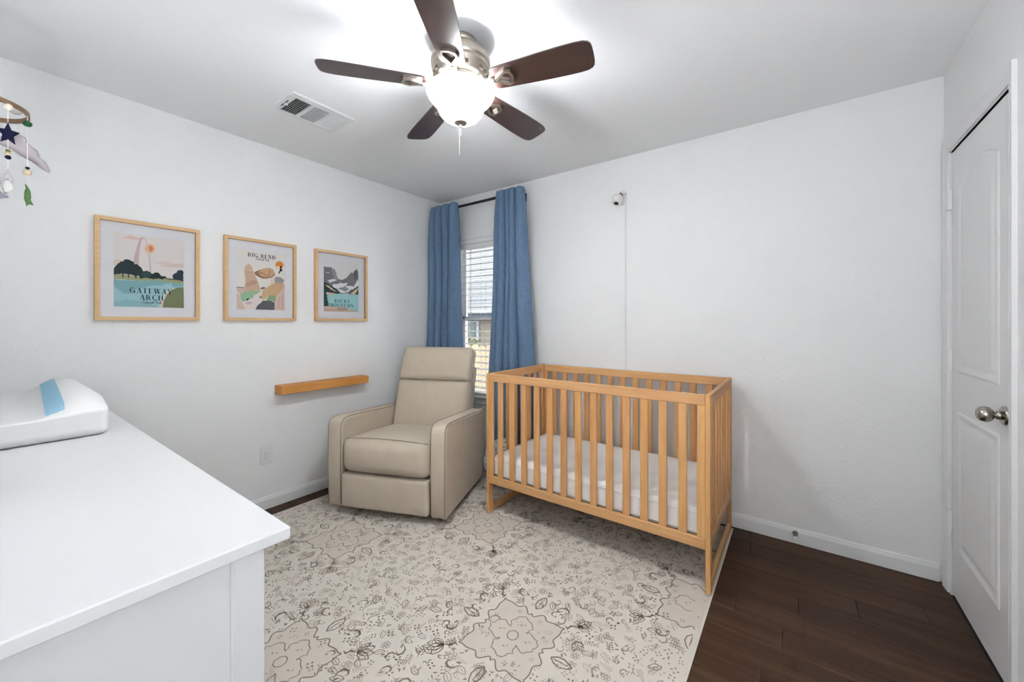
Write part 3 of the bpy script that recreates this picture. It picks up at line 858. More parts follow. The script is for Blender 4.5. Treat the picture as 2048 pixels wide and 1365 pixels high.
cd = thing('baby_monitor', 'white ball-shaped monitor camera mounted high on the back wall', 'camera', (1.88, BACK_Y, 2.13))
q = MB(); q.smooth = True
q.lathe([(0, BACK_Y), (.033, BACK_Y), (.034, BACK_Y - .006), (.030, BACK_Y - .011), (.0, BACK_Y - .012)], (1.868, 0, 2.128), 28, 'y'); q.build('wall_mount', M_plastic, cd)
bc = Vector((1.851, BACK_Y - .050, 2.126)); br = .0405
q = MB(); q.smooth = True
q.lathe([(br * math.sin(math.pi * k / 16), -br * math.cos(math.pi * k / 16)) for k in range(17)], bc, 28); ball = q.build('ball', M_plastic, cd); part_tree(ball)
dl_ = Vector((-.02, -.52, -.85)).normalized()
q = MB(); q.smooth = True
u_ = dl_.orthogonal().normalized(); w_ = dl_.cross(u_); vs = [bc + dl_ * (br + .0007)]; fs = []
for i in range(1, 6):
    th = R(27) * i / 5
    for k in range(24): vs.append(bc + (dl_ * math.cos(th) + (u_ * math.cos(6.2832 * k / 24) + w_ * math.sin(6.2832 * k / 24)) * math.sin(th)) * (br + (.0007 if i < 5 else -.001)))
for k in range(24):
    fs.append([0, 1 + k, 1 + (k + 1) % 24])
    for i in range(4): fs.append([1 + i * 24 + k, 1 + i * 24 + (k + 1) % 24, 1 + (i + 1) * 24 + (k + 1) % 24, 1 + (i + 1) * 24 + k])
q.add(vs, fs); q.build('lens', mat('lens_black', (.006, .006, .007, 1), .12, spec=.6), ball)
q = MB(); q.smooth = True
q.tube([(1.868, BACK_Y - .035, 2.160), (1.880, BACK_Y - .028, 2.176), (1.893, BACK_Y - .018, 2.178), (1.896, BACK_Y - .006, 2.168)], [.013, .012, .010, .008], 12); q.build('arm', M_plastic, cd)
q = MB(); q.smooth = True
q.tube([(1.8655, BACK_Y - .0365, 2.157), (1.872, BACK_Y - .033, 2.165)], .0142, 14); q.build('collar', mat('copper_trim', srgb(196, 160, 140), .4, metal=.4), cd)
q = MB(); q.smooth = True
q.tube([(1.8735, BACK_Y - .0325, 2.166), (1.876, BACK_Y - .0315, 2.169)], .0146, 14); q.build('dark_ring', mat('ring_brown', srgb(70, 42, 30), .5), cd)
q = MB().box(1.889, 1.899, BACK_Y - .009, BACK_Y, .43, 2.160, .002)
q.box(1.888, 1.900, BACK_Y - .013, BACK_Y, 2.150, 2.168, .003)
tag(q.build('cable_cover', M_plastic), 'thin white cable channel running down the back wall to behind the crib', 'cable cover')
dsn = thing('door_stop', 'small nickel door stop with white tip on the back baseboard', 'door stop', (2.879, BACK_Y - .0135, .058))
q = MB(); q.smooth = True
q.lathe([(.0135, BACK_Y - .0135), (.0135, BACK_Y - .017), (.012, BACK_Y - .022), (.0065, BACK_Y - .055), (.0055, BACK_Y - .072), (0, BACK_Y - .072)], (2.879, 0, .058), 18, 'y'); q.build('body', mat('aged_nickel', srgb(122, 112, 98), .35, metal=1.0), dsn)
q = MB(); q.smooth = True
q.lathe([(.0, BACK_Y - .070), (.0075, BACK_Y - .070), (.0085, BACK_Y - .078), (.006, BACK_Y - .084), (0, BACK_Y - .085)], (2.879, 0, .058), 16, 'y'); q.build('rubber_tip', M_plastic, dsn)

# ================================================================== FRAMED PRINTS
def homography(quad):                            # quad TL TR BL BR (zoom pixels) -> unit square, v up
    src = quad; dst = [(0, 1), (1, 1), (0, 0), (1, 0)]
    A = []; B = []
    for (x, y_), (u, v) in zip(src, dst):
        A.append([x, y_, 1, 0, 0, 0, -u * x, -u * y_]); B.append(u)
        A.append([0, 0, 0, x, y_, 1, -v * x, -v * y_]); B.append(v)
    h = np.linalg.solve(np.array(A, float), np.array(B, float))
    def f(x, y_):
        w_ = h[6] * x + h[7] * y_ + 1
        return ((h[0] * x + h[1] * y_ + h[2]) / w_, (h[3] * x + h[4] * y_ + h[5]) / w_)
    return f
# --- high-contrast serif capitals as flat outlines; em height 1
TH, TN = .19, .06
def bar(x0, y0, x1, y1, w):                      # slanted bar with horizontal width w
    return [(x0, y0), (x0 + w, y0), (x1 + w, y1), (x1, y1)]
def rect(x0, y0, x1, y1): return [(x0, y0), (x1, y0), (x1, y1), (x0, y1)]
def bowl(cx_, cy_, rx, ry, a0, a1, n=18):
    out = []; inn = []
    for k in range(n + 1):
        a = R(a0 + (a1 - a0) * k / n); t = TN + (TH - TN) * abs(math.cos(a)) ** 1.3
        out.append((cx_ + rx * math.cos(a), cy_ + ry * math.sin(a))); inn.append((cx_ + (rx - t) * math.cos(a), cy_ + (ry - TN * 1.2) * math.sin(a)))
    return [[out[k], out[k + 1], inn[k + 1], inn[k]] for k in range(n)]
def ser(x, y0, w=.30): return rect(x - w / 2, y0, x + w / 2, y0 + TN)
def stem(x, y0=0, y1=1, s=True):
    r_ = [rect(x - TH / 2, y0, x + TH / 2, y1)]
    if s: r_ += [ser(x, y0), ser(x, y1 - TN)]
    return r_
GL = {
 'I': (.34, lambda: stem(.17)),
 'T': (.74, lambda: stem(.37, s=False) + [ser(.37, 0), rect(.03, .965, .71, 1), bar(.03, .76, .0, 1, .03), bar(.68, .76, .71, 1, .03)]),
 'E': (.66, lambda: stem(.17) + [rect(.1, .965, .58, 1), rect(.1, 0, .62, .035), rect(.2, .49, .48, .525), rect(.555, .78, .58, 1), rect(.595, 0, .62, .24), rect(.46, .40, .48, .62)]),
 'H': (.86, lambda: stem(.17) + stem(.69) + [rect(.2, .49, .66, .525)]),
 'A': (.80, lambda: [bar(.12, 0, .38, 1, TN), bar(.58, 0, .34, 1, TH), ser(.13, 0, .26), ser(.66, 0, .32), rect(.22, .32, .56, .355)]),
 'Y': (.78, lambda: [rect(.33, 0, .33 + TH, .45), ser(.405, 0), bar(.33, .42, .06, 1, TH), bar(.43, .42, .66, 1, TN), ser(.13, .965, .30), ser(.67, .965, .24)]),
 'W': (1.12, lambda: [bar(.28, 0, .08, 1, TH), bar(.36, 0, .56, 1, TN), bar(.70, 0, .50, 1, TH), bar(.80, 0, 1.0, 1, TN), ser(.14, .965, .28), ser(.56, .965, .26), ser(1.0, .965, .24)]),
 'N': (.86, lambda: [rect(.14, 0, .14 + TN, 1), rect(.66, 0, .66 + TN, 1), bar(.60, 0, .12, 1, TH), ser(.16, 0, .26), ser(.12, .965, .24), ser(.68, .965, .26)]),
 'M': (1.02, lambda: [rect(.14, 0, .14 + TN, 1), rect(.76, 0, .76 + TH, 1), bar(.44, 0, .12, 1, TH), bar(.49, 0, .78, 1, TN), ser(.16, 0, .26), ser(.84, 0, .3), ser(.12, .965, .24), ser(.86, .965, .26)]),
 'K': (.84, lambda: stem(.17) + [bar(.22, .38, .58, 1, TN * 1.3), bar(.56, 0, .30, .58, TH), ser(.64, 0, .3), ser(.61, .965, .26)]),
 'O': (.88, lambda: bowl(.44, .5, .40, .51, 0, 360, 36)),
 'C': (.82, lambda: bowl(.45, .5, .41, .51, 48, 312, 30) + [rect(.72, .72, .745, .99), rect(.72, .02, .745, .26)]),
 'G': (.90, lambda: bowl(.45, .5, .41, .51, 48, 312, 30) + [rect(.72, .72, .745, .99), rect(.66, .05, .66 + TH, .42), ser(.72, .40, .32)]),
 'D': (.86, lambda: stem(.17) + bowl(.34, .5, .46, .5, -90, 90, 20) + [rect(.17, .965, .36, 1), rect(.17, 0, .36, .035)]),
 'B': (.76, lambda: stem(.17) + bowl(.34, .745, .30, .255, -90, 90, 14) + bowl(.34, .265, .36, .265, -90, 90, 14) + [rect(.17, .965, .36, 1), rect(.17, .49, .36, .525), rect(.17, 0, .36, .035)]),
 'R': (.84, lambda: stem(.17) + bowl(.34, .735, .32, .265, -90, 90, 14) + [rect(.17, .965, .36, 1), rect(.17, .47, .36, .505), bar(.56, 0, .34, .49, TH), ser(.66, 0, .28)]),
 'U': (.84, lambda: [rect(.10, .3, .10 + TH, 1), rect(.68, .3, .68 + TN, 1), ser(.17, .965), ser(.70, .965, .26)] + bowl(.4075, .32, .3075, .33, 180, 360, 18)),
 ' ': (.32, lambda: []),
}
def text_polys(txt, u0, u1, v, h):
    tot = sum(GL[c][0] + .14 for c in txt) - .14; out = []; x = 0; s = (u1 - u0) / tot
    for c in txt:
        for pl in GL[c][1](): out.append([(u0 + (x + p) * s, v + q * h) for p, q in pl])
        x += GL[c][0] + .14
    return out
SCR = [  # one-stroke cursive for the words of the third line, x advance in units
 [(0, 0), (.15, .5), (.35, 1.0), (.4, .5), (.5, 0), (.7, .6), (.85, 1.05)],
 [(1.0, .35), (.85, .3), (.8, .1), (.95, 0), (1.05, .35), (1.05, .05), (1.2, .05), (1.3, .8), (1.27, .2), (1.35, 0), (1.48, .1), (1.55, .4), (1.55, .05), (1.68, .05), (1.8, .35), (1.7, .2), (1.75, 0), (1.9, .1), (1.88, .36), (2.0, .3), (2.05, 0), (2.12, .33), (2.22, .36), (2.25, .02), (2.38, .06), (2.55, .35), (2.42, .33), (2.37, .08), (2.5, 0), (2.62, .35), (2.6, .05), (2.7, .05), (2.85, .7), (2.8, 1.0), (2.74, .6), (2.78, .02), (2.95, .1)],
 [(1.17, .55), (1.42, .6)],
 [(3.2, -.05), (3.35, .95), (3.2, .8), (3.35, 1.02), (3.65, .9), (3.62, .6), (3.3, .45)],
 [(3.8, .34), (3.66, .3), (3.62, .1), (3.75, 0), (3.88, .34), (3.88, .05), (3.98, .05), (4.05, .36), (4.1, .3), (4.2, .33), (4.2, .02), (4.32, .1), (4.5, 1.0), (4.42, .02), (4.48, .3), (4.62, .38), (4.5, .2), (4.66, 0), (4.8, .1)],
]
def script_polys(u0, u1, v, h, w):
    s = (u1 - u0) / 4.8; out = []
    for line in SCR:
        P = [(u0 + (x + .12 * y_) * s, v + y_ * h) for x, y_ in line]
        for a, c in zip(P[:-1], P[1:]):
            dx, dy = c[0] - a[0], c[1] - a[1]; L_ = math.hypot(dx, dy) or 1; nx, ny_ = -dy / L_ * w, dx / L_ * w
            out.append([(a[0] + nx, a[1] + ny_), (c[0] + nx, c[1] + ny_), (c[0] - nx, c[1] - ny_), (a[0] - nx, a[1] - ny_)])
    return out
def circ(cx_, cy_, r, n=22, ry=None): return [(cx_ + r * math.cos(6.2832 * k / n), cy_ + (ry or r) * math.sin(6.2832 * k / n)) for k in range(n)]
def rough(poly, amp, seed, step=22):
    g = random.Random(seed); out = []
    for (x0, y0), (x1, y1) in zip(poly, poly[1:] + poly[:1]):
        L_ = math.hypot(x1 - x0, y1 - y0); n_ = max(1, int(L_ / step))
        for k in range(n_):
            t = k / n_; out.append((x0 + (x1 - x0) * t + g.uniform(-amp, amp), y0 + (y1 - y0) * t + g.uniform(-amp, amp)))
    return out
ART1 = dict(quad=[(72, 72), (1225, 212), (85, 1305), (1235, 1330)], bg=(228, 219, 214), polys=[
 ((224, 196, 186), [(220, 160), (300, 140), (340, 122), (375, 130), (410, 155), (490, 165), (575, 210), (480, 205), (380, 195), (260, 178)]),
 ((224, 198, 190), [(75, 535), (130, 528), (200, 545), (260, 560), (260, 640), (75, 620)]),
 ((226, 206, 200), [(690, 565), (780, 575), (880, 555), (1000, 565), (1060, 590), (1222, 585), (1222, 662), (1050, 650), (840, 630), (900, 612), (760, 590)]),
 ((221, 196, 190), [(840, 628), (1000, 612), (1060, 592), (1222, 590), (1222, 662), (1050, 650)]),
 ((232, 200, 180), circ(665, 345, 92)), ((230, 170, 132), circ(668, 345, 66)), ((222, 128, 74), circ(672, 345, 44)),
 ((206, 180, 178), [(395, 570), (420, 450), (450, 330), (480, 230), (505, 170), (535, 150), (540, 178), (520, 230), (505, 320), (495, 430), (487, 540), (485, 640), (390, 640)]),
 ((212, 196, 193), [(535, 150), (570, 155), (600, 185), (625, 250), (650, 340), (675, 450), (690, 600), (700, 740), (665, 740), (655, 600), (640, 450), (625, 340), (605, 250), (585, 200), (555, 175), (540, 178)]),
 ((164, 166, 124), [(78, 770), (300, 780), (560, 820), (900, 825), (1225, 850), (1225, 935), (900, 900), (560, 880), (78, 850)]),
 ((40, 54, 58), rough([(78, 680), (110, 640), (150, 600), (180, 565), (225, 560), (240, 535), (300, 525), (350, 545), (400, 560), (420, 600), (460, 610), (510, 650), (545, 690), (560, 720), (620, 705), (670, 735), (700, 760), (760, 740), (810, 745), (850, 780), (880, 810), (920, 795), (945, 830), (900, 845), (700, 845), (600, 825), (510, 850), (500, 800), (452, 800), (450, 842), (436, 842), (430, 795), (334, 775), (330, 830), (315, 830), (310, 775), (240, 770), (236, 825), (222, 825), (218, 768), (140, 770), (78, 780)], 7, 3)),
 ((44, 84, 78), rough([(520, 800), (560, 745), (620, 730), (680, 760), (690, 810), (600, 822)], 6, 5)),
 ((42, 58, 66), rough([(1040, 800), (1060, 765), (1105, 745), (1130, 705), (1180, 697), (1222, 715), (1222, 885), (1190, 870), (1185, 892), (1170, 865), (1120, 860), (1060, 845)], 6, 9)),
 ((46, 66, 62), [(930, 838), (1222, 862), (1222, 874), (930, 850)]),
 ((158, 196, 202), [(78, 858), (560, 883), (700, 868), (900, 888), (1225, 935), (1235, 1330), (85, 1305)]),
 ((128, 174, 180), rough([(78, 858), (560, 883), (700, 868), (900, 888), (1225, 935), (1225, 965), (1080, 980), (1020, 930), (930, 920), (850, 960), (700, 950), (600, 990), (480, 1000), (350, 1100), (240, 1090), (200, 1050), (110, 990), (78, 960)], 9, 12)),
 ((142, 184, 190), rough([(85, 1230), (300, 1190), (480, 1215), (700, 1270), (830, 1318), (85, 1305)], 6, 14)),
 ((220, 206, 196), [(825, 1320), (850, 1200), (900, 1110), (970, 1040), (1060, 1000), (1225, 975), (1225, 990), (1100, 1010), (980, 1090), (910, 1180), (885, 1328)]),
 ((122, 130, 94), [(885, 1326), (900, 1220), (950, 1110), (1030, 1030), (1120, 990), (1225, 983), (1235, 1330)]),
 ], text=[('GATEWAY', .205, .815, .193, .074), ('ARCH', .345, .685, .103, .070)], script=(.37, .66, .055, .046), ink=(34, 50, 60))
ART2 = dict(quad=[(55, 68), (992, 178), (68, 1262), (1000, 1285)], bg=(230, 224, 218), polys=[
 ((206, 182, 170), [(65, 838), (215, 838), (300, 900), (150, 985), (110, 945), (65, 900)]),
 ((136, 116, 110), [(65, 824), (215, 832), (215, 848), (65, 842)]), ((136, 116, 110), rough([(520, 850), (570, 818), (625, 838), (600, 870), (530, 872)], 4, 2)),
 ((206, 170, 146), rough([(215, 490), (225, 430), (250, 395), (285, 378), (320, 385), (350, 430), (375, 490), (395, 560), (430, 620), (470, 720), (500, 800), (525, 870), (480, 890), (350, 920), (250, 910), (230, 850), (210, 790), (235, 740), (225, 620), (215, 550)], 3, 4)),
 ((214, 180, 156), [(217, 490), (225, 430), (250, 395), (285, 380), (320, 387), (350, 430), (372, 490), (385, 525), (300, 530), (218, 518)]),
 ((184, 146, 124), [(218, 520), (300, 532), (385, 527), (388, 535), (300, 540), (219, 528)]),
 ((190, 152, 130), rough([(240, 760), (330, 700), (420, 690), (470, 740), (430, 780), (340, 800), (260, 830)], 6, 6)),
 ((150, 116, 98), [(400, 540), (440, 515), (540, 480), (620, 455), (700, 450), (760, 480), (805, 560), (800, 600), (740, 640), (640, 660), (560, 660), (470, 620), (415, 580)]),
 ((206, 164, 128), [(470, 545), (540, 485), (620, 458), (700, 453), (758, 484), (800, 560), (780, 600), (700, 625), (600, 632), (520, 600)]),
 ((168, 124, 96), [(470, 545), (560, 535), (640, 600), (680, 590), (690, 500), (705, 500), (700, 600), (640, 618), (550, 552), (490, 570)]),
 ((226, 130, 52), circ(890, 392, 76)), ((238, 208, 180), [(818, 412), (880, 412), (920, 440), (960, 440), (930, 462), (850, 455)]),
 ((28, 26, 28), [(900, 410), (935, 410), (930, 470), (948, 480), (945, 512), (920, 510), (885, 560), (868, 555), (895, 500), (905, 460)]),
 ((166, 160, 156), rough([(800, 640), (830, 620), (930, 640), (990, 690), (965, 745), (800, 748)], 4, 8)),
 ((226, 208, 198), [(715, 665), (800, 640), (800, 745), (700, 795), (722, 740)]),
 ((208, 170, 132), [(555, 900), (690, 805), (790, 748), (960, 745), (988, 780), (960, 860), (900, 940), (830, 1000), (690, 990), (620, 1068), (556, 1075)]),
 ((228, 214, 210), [(185, 1118), (400, 985), (550, 898), (557, 1078), (500, 1160), (425, 1263), (235, 1263)]),
 ((152, 188, 152), rough([(130, 985), (240, 905), (350, 918), (520, 885), (530, 912), (400, 985), (380, 1040), (185, 1118), (150, 1060)], 4, 11)),
 ((138, 168, 128), [(690, 990), (828, 992), (818, 1120), (700, 1095), (640, 1082)]),
 ((218, 190, 176), [(830, 1000), (960, 865), (990, 760), (1000, 1285), (798, 1278), (820, 1100)]),
 ((202, 170, 158), [(880, 1020), (900, 1010), (890, 1240), (870, 1240)]), ((202, 170, 158), [(945, 960), (960, 950), (962, 1230), (940, 1230)]),
 ((98, 95, 98), rough([(425, 1263), (480, 1180), (540, 1130), (570, 1092), (680, 1086), (808, 1130), (800, 1278)], 4, 13)),
 ((214, 188, 174), [(65, 930), (112, 965), (160, 1110), (240, 1264), (68, 1262)]),
 ((198, 186, 190), circ(300, 1140, 70, 14, 28)), ((30, 30, 30), [(245, 1085), (270, 1055), (300, 1042), (296, 1075), (275, 1090)]),
 ((128, 156, 110), circ(530, 1025, 26, 9, 30)),
 ], text=[('BIG BEND', .215, .80, .888, .064)], script=(.37, .66, .846, .050), ink=(44, 42, 48))
ART3 = dict(quad=[(105, 65), (940, 180), (105, 1300), (935, 1325)], bg=(224, 222, 221), polys=[
 ((122, 120, 124), rough([(105, 215), (140, 235), (180, 245), (280, 250), (320, 280), (370, 300), (400, 380), (430, 470), (460, 540), (550, 550), (640, 510), (680, 470), (720, 430), (770, 370), (800, 400), (840, 340), (900, 290), (938, 370), (938, 860), (700, 880), (500, 890), (300, 780), (105, 620)], 7, 3)),
 ((150, 148, 150), rough([(290, 280), (360, 310), (400, 420), (450, 540), (360, 520), (320, 400)], 6, 4)),
 ((96, 94, 100), rough([(820, 420), (890, 310), (920, 480), (850, 560)], 6, 24)),
 ((234, 234, 237), rough([(180, 565), (260, 540), (340, 530), (440, 560), (330, 590), (250, 630), (240, 590)], 7, 5, 30)),
 ((234, 234, 237), rough([(310, 660), (400, 650), (480, 640), (500, 610), (560, 640), (680, 620), (640, 690), (760, 700), (830, 720), (900, 580), (938, 540), (938, 690), (840, 770), (740, 800), (680, 850), (520, 870), (420, 780), (330, 720)], 9, 6, 34)),
 ((150, 148, 152), rough([(575, 730), (640, 685), (660, 750), (720, 760), (640, 835), (560, 810), (440, 750)], 6, 7)),
 ((234, 234, 237), [(150, 365), (230, 375), (245, 392), (170, 382)]),
 ((48, 64, 66), rough([(105, 590), (200, 640), (330, 720), (430, 770), (500, 885), (380, 885), (280, 855), (190, 845), (105, 880)], 5, 8)),
 ((216, 198, 168), rough([(150, 660), (250, 705), (330, 775), (430, 832), (380, 828), (280, 782), (180, 705)], 4, 9)),
 ((48, 64, 66), rough([(710, 890), (800, 800), (936, 715), (936, 915), (720, 905)], 5, 10)),
 ((216, 198, 168), rough([(735, 895), (830, 815), (900, 765), (936, 745), (936, 770), (860, 905)], 4, 12)),
 ((212, 196, 166), [(190, 840), (320, 862), (450, 892), (200, 925)]),
 ((164, 212, 212), [(105, 905), (300, 900), (500, 880), (720, 905), (936, 905), (936, 1326), (650, 1225), (105, 1190)]),
 ((206, 178, 158), [(105, 1172), (300, 1190), (620, 1200), (720, 1255), (932, 1322), (105, 1300)]),
 ((220, 196, 178), [(105, 1200), (380, 1210), (600, 1230), (300, 1235), (105, 1225)]),
 ((36, 76, 70), [(105, 600), (140, 600), (150, 720), (170, 760), (150, 770), (185, 850), (160, 855), (200, 940), (175, 945), (210, 1010), (180, 1015), (225, 1080), (190, 1085), (255, 1130), (200, 1135), (260, 1172), (105, 1178)]),
 ], text=[('ROCKY', .295, .73, .182, .066), ('MOUNTAIN', .175, .845, .095, .066)], script=(.37, .66, .040, .038), ink=(56, 92, 104))
ART_M = {}
def art_mat(c):
    if c not in ART_M: ART_M[c] = mat('print_%d_%d_%d' % c, srgb(*[min(250, v * 1.06) for v in c]), .85, spec=.1)
    return ART_M[c]
def framed_print(yc, art, label):
    fw_, fh_ = .43, .533; z0 = 1.263; y0, y1, z1 = yc - fw_ / 2, yc + fw_ / 2, z0 + fh_
    t = thing('framed_print', label, 'picture', (0, yc, z0), group='framed travel prints on the left wall')
    bw, bd = .0185, .03
    q = MB()
    # mitred bars
    def fbar(p, qq, r_, s_):
        vs = [(x, a, b_) for x in (.001, bd) for a, b_ in (p, qq, r_, s_)]
        q.add(vs, [(0, 1, 2, 3), (4, 5, 6, 7), (0, 1, 5, 4), (1, 2, 6, 5), (2, 3, 7, 6), (3, 0, 4, 7)])
    o_ = [(y0, z0), (y1, z0), (y1, z1), (y0, z1)]; i_ = [(y0 + bw, z0 + bw), (y1 - bw, z0 + bw), (y1 - bw, z1 - bw), (y0 + bw, z1 - bw)]
    for k in range(4): fbar(o_[k], o_[(k + 1) % 4], i_[(k + 1) % 4], i_[k])
    q.build('frame', M_frame, t)
    aw, ah = .289, .389; a0, b0 = yc - aw / 2 + .001, z0 + (fh_ - ah) / 2
    q = MB(); mo = [(y0 + bw, z0 + bw), (y1 - bw, z0 + bw), (y1 - bw, z1 - bw), (y0 + bw, z1 - bw)]; mi = [(a0, b0), (a0 + aw, b0), (a0 + aw, b0 + ah), (a0, b0 + ah)]
    vs = [(x, a, c_) for x in (.0065, .0085) for a, c_ in mo + mi]
    fs = []
    for k in range(4):
        n1 = (k + 1) % 4
        fs += [[8 + k, 8 + n1, 12 + n1, 12 + k], [4 + k, 4 + n1, 12 + n1, 12 + k], [k, n1, 4 + n1, 4 + k], [k, n1, 8 + n1, 8 + k]]
    q.add(vs, fs); q.build('mat_board', M_matboard, t)
    q = MB(); mats = [art_mat(art['bg'])]; idx = {art['bg']: 0}
    q.box(.003, .0058, a0 - .003, a0 + aw + .003, b0 - .003, b0 + ah + .003)
    H = homography(art['quad'])
    def place(poly, lay): return [(.0058 + lay, a0 + min(max(u, 0), 1) * aw, b0 + min(max(v, 0), 1) * ah) for u, v in poly]
    for li, (c, poly) in enumerate(art['polys']):
        if c not in idx: idx[c] = len(mats); mats.append(art_mat(c))
        q.mi = idx[c]; vs = place([H(*p) for p in poly], .00003 * (li + 1)); q.add(vs, [list(range(len(vs)))])
    pr = q.build('print', mats, t, recalc=False); part_tree(pr)
    bm = bmesh.new(); bm.from_mesh(pr.data); bmesh.ops.triangulate(bm, faces=[f for f in bm.faces if len(f.verts) > 4]); bm.to_mesh(pr.data); bm.free()
    q = MB()
    for tx in art['text']:
        for pl in text_polys(*tx): vs = place(pl, .00095); q.add(vs, [list(range(len(vs)))])
    for pl in script_polys(*art['script'], .0022): vs = place(pl, .00095); q.add(vs, [list(range(len(vs)))])
    q.build('lettering', art_mat(art['ink']), pr, recalc=False)
    MB().box(.0185, .0200, y0 + bw - .003, y1 - bw + .003, z0 + bw - .003, z1 - bw + .003).build('glazing', M_pic, t)
    return t
framed_print(.577, ART1, 'oak-framed print of a tall arch over a lake, reading GATEWAY ARCH')
framed_print(1.131, ART2, 'oak-framed print of a balanced desert rock, reading BIG BEND')
framed_print(1.697, ART3, 'oak-framed print of grey snowy peaks and lake, reading ROCKY MOUNTAIN')

# ================================================================== CURTAINS AND ROD
RODY, RODZ = 2.645, 2.322
rod = thing('curtain_rod', 'black metal curtain rod above the window', 'curtain rod', (.56, BACK_Y, RODZ))
q = MB(); q.smooth = True; q.tube([(.012, RODY, RODZ), (1.070, RODY, RODZ)], .0115, 14); q.build('rod', M_rod, rod)
q = MB(); q.smooth = True; q.lathe([(0, 1.066), (.015, 1.066), (.017, 1.071), (.017, 1.084), (.013, 1.090), (0, 1.090)], (0, RODY, RODZ), 18, 'x'); q.build('end_cap', M_rod, rod)
for xx in (.05, 1.03):
    q = MB().box(xx - .006, xx + .006, RODY, BACK_Y - .003, RODZ - .020, RODZ - .011).box(xx - .012, xx + .012, BACK_Y - .004, BACK_Y, RODZ - .05, RODZ + .02, .001); q.build('bracket', M_rod, rod)
def lerp_pts(pts, z):
    for (z0, v0), (z1, v1) in zip(pts[:-1], pts[1:]):
        if z1 <= z <= z0: return v0 + (v1 - v0) * (z0 - z) / (z0 - z1)
    return pts[-1][1] if z < pts[-1][0] else pts[0][1]
def curtain(name, label, left, right, ymid, amp, folds, seed, zt=2.352, zb=.03):
    g = random.Random(seed)
    q = MB(); q.smooth = True; nu, nv = 170, 60
    # unequal fold widths
    cuts = [0]
    for w_ in folds: cuts.append(cuts[-1] + w_)
    tot = cuts[-1]
    phs = [g.uniform(.75, 1.2) for _ in folds]
    vs = []
    for j in range(nv + 1):
        tv = j / nv; z = zt + (zb - zt) * tv ** 1.25
        xl, xr = lerp_pts(left, z), lerp_pts(right, z); ym = lerp_pts(ymid, z); am = lerp_pts(amp, z)
        hd = max(0, 1 - (zt - z) / .035)                  # ruffled header
        for i in range(nu + 1):
            u = i / nu; s = u * tot
            k = max(kk for kk in range(len(folds)) if cuts[kk] <= s + 1e-9)
            f = (s - cuts[k]) / folds[k]
            dr = .10 * math.sin(3.1 * tv + k * 1.7) * math.sin(math.pi * f)
            a = 2 * math.pi * (f + dr)
            A = am * phs[k]
            yv = ym + (A * .9 - 2.1 * A * abs(math.sin(a / 2)) ** .8) * (1 - .35 * hd) - .008 * math.sin(9 * tv + k)
            xv = xl + (xr - xl) * u - A * .30 * math.sin(a) * min(1, u * 8, (1 - u) * 8)
            vs.append((xv, yv, z + hd * .003 * math.sin(a + k)))
    fs = [[j * (nu + 1) + i, j * (nu + 1) + i + 1, (j + 1) * (nu + 1) + i + 1, (j + 1) * (nu + 1) + i] for j in range(nv) for i in range(nu)]
    q.add(vs, fs); o = q.build(name, M_curtain)
    tag(o, label, 'curtain', 'blue curtain panels'); m_ = o.modifiers.new('thick', 'SOLIDIFY'); m_.thickness = .0025
    return o
curtain('window_curtain', 'denim blue curtain panel in the corner, left of the window',
        [(2.352, .020), (2.25, .026), (1.03, .010), (.03, .012)], [(2.352, .362), (2.25, .368), (1.6, .405), (1.03, .432), (.03, .45)],
        [(2.352, 2.606), (2.2, 2.598), (1.0, 2.585), (.03, 2.585)], [(2.352, .026), (2.2, .034), (1.2, .046), (.03, .05)], [1.1, .85, .95, 1.2], 3)
curtain('window_curtain', 'denim blue curtain panel between the window and the crib',
        [(2.352, .832), (2.25, .838), (1.6, .815), (.85, .776), (.03, .75)], [(2.352, 1.100), (2.25, 1.112), (1.6, 1.165), (.9, 1.205), (.03, 1.222)],
        [(2.352, 2.606), (2.2, 2.598), (1.0, 2.59), (.03, 2.59)], [(2.352, .026), (2.2, .034), (1.2, .044), (.03, .048)], [.9, .8, .85, .8, 1.5], 8)

# ================================================================== CEILING FAN
FXc, FYc = 1.731, 1.219
fan = thing('ceiling_fan', 'brushed nickel ceiling fan with five dark walnut blades and glass bowl light', 'ceiling fan', (FXc, FYc, CEIL))
fc = (FXc, FYc, 0)
q = MB(); q.smooth = True
q.lathe([(.070, CEIL), (.072, CEIL - .006), (.072, CEIL - .020), (.066, CEIL - .024), (.066, CEIL - .030), (.062, CEIL - .034), (.0, CEIL - .034)], fc, 40); q.build('canopy', M_nickel, fan)
q = MB(); q.smooth = True
q.lathe([(.058, 2.412), (.070, 2.404), (.095, 2.398), (.113, 2.386), (.122, 2.368), (.125, 2.350), (.125, 2.338), (.120, 2.335), (.120, 2.329), (.123, 2.327), (.121, 2.318), (.116, 2.312), (.113, 2.296), (.106, 2.280), (.092, 2.272), (.078, 2.268), (.078, 2.262), (.0, 2.262)], fc, 48)
mh = q.build('motor_housing', M_nickel, fan); part_tree(mh)
vm = None
for k in range(20):
    a = 2 * math.pi * k / 20
    if k % 4 == 3: continue
    Mx = Matrix.Translation((FXc, FYc, 2.293)) @ Matrix.Rotation(a, 4, 'Z')
    q = MB().box(.107, .1155, -.0085, .0085, -.007, .009, .001, M=Mx); q.build('vent_slot', mat('vent_slot_dark', srgb(112, 98, 84), .5, metal=.6), mh)
q = MB(); q.smooth = True
q.lathe([(.07, 2.264), (.088, 2.262), (.088, 2.254), (.060, 2.252), (.050, 2.244), (.050, 2.236), (.068, 2.232), (.072, 2.222), (.0, 2.222)], fc, 36); q.build('flywheel', M_nickel, fan)
BZ, BT = 2.250, .0055
prof_b = [(.150, .036), (.152, .045), (.165, .052), (.22, .056), (.30, .0605), (.38, .0645), (.45, .0665), (.50, .0665), (.53, .064), (.548, .057), (.557, .046)]
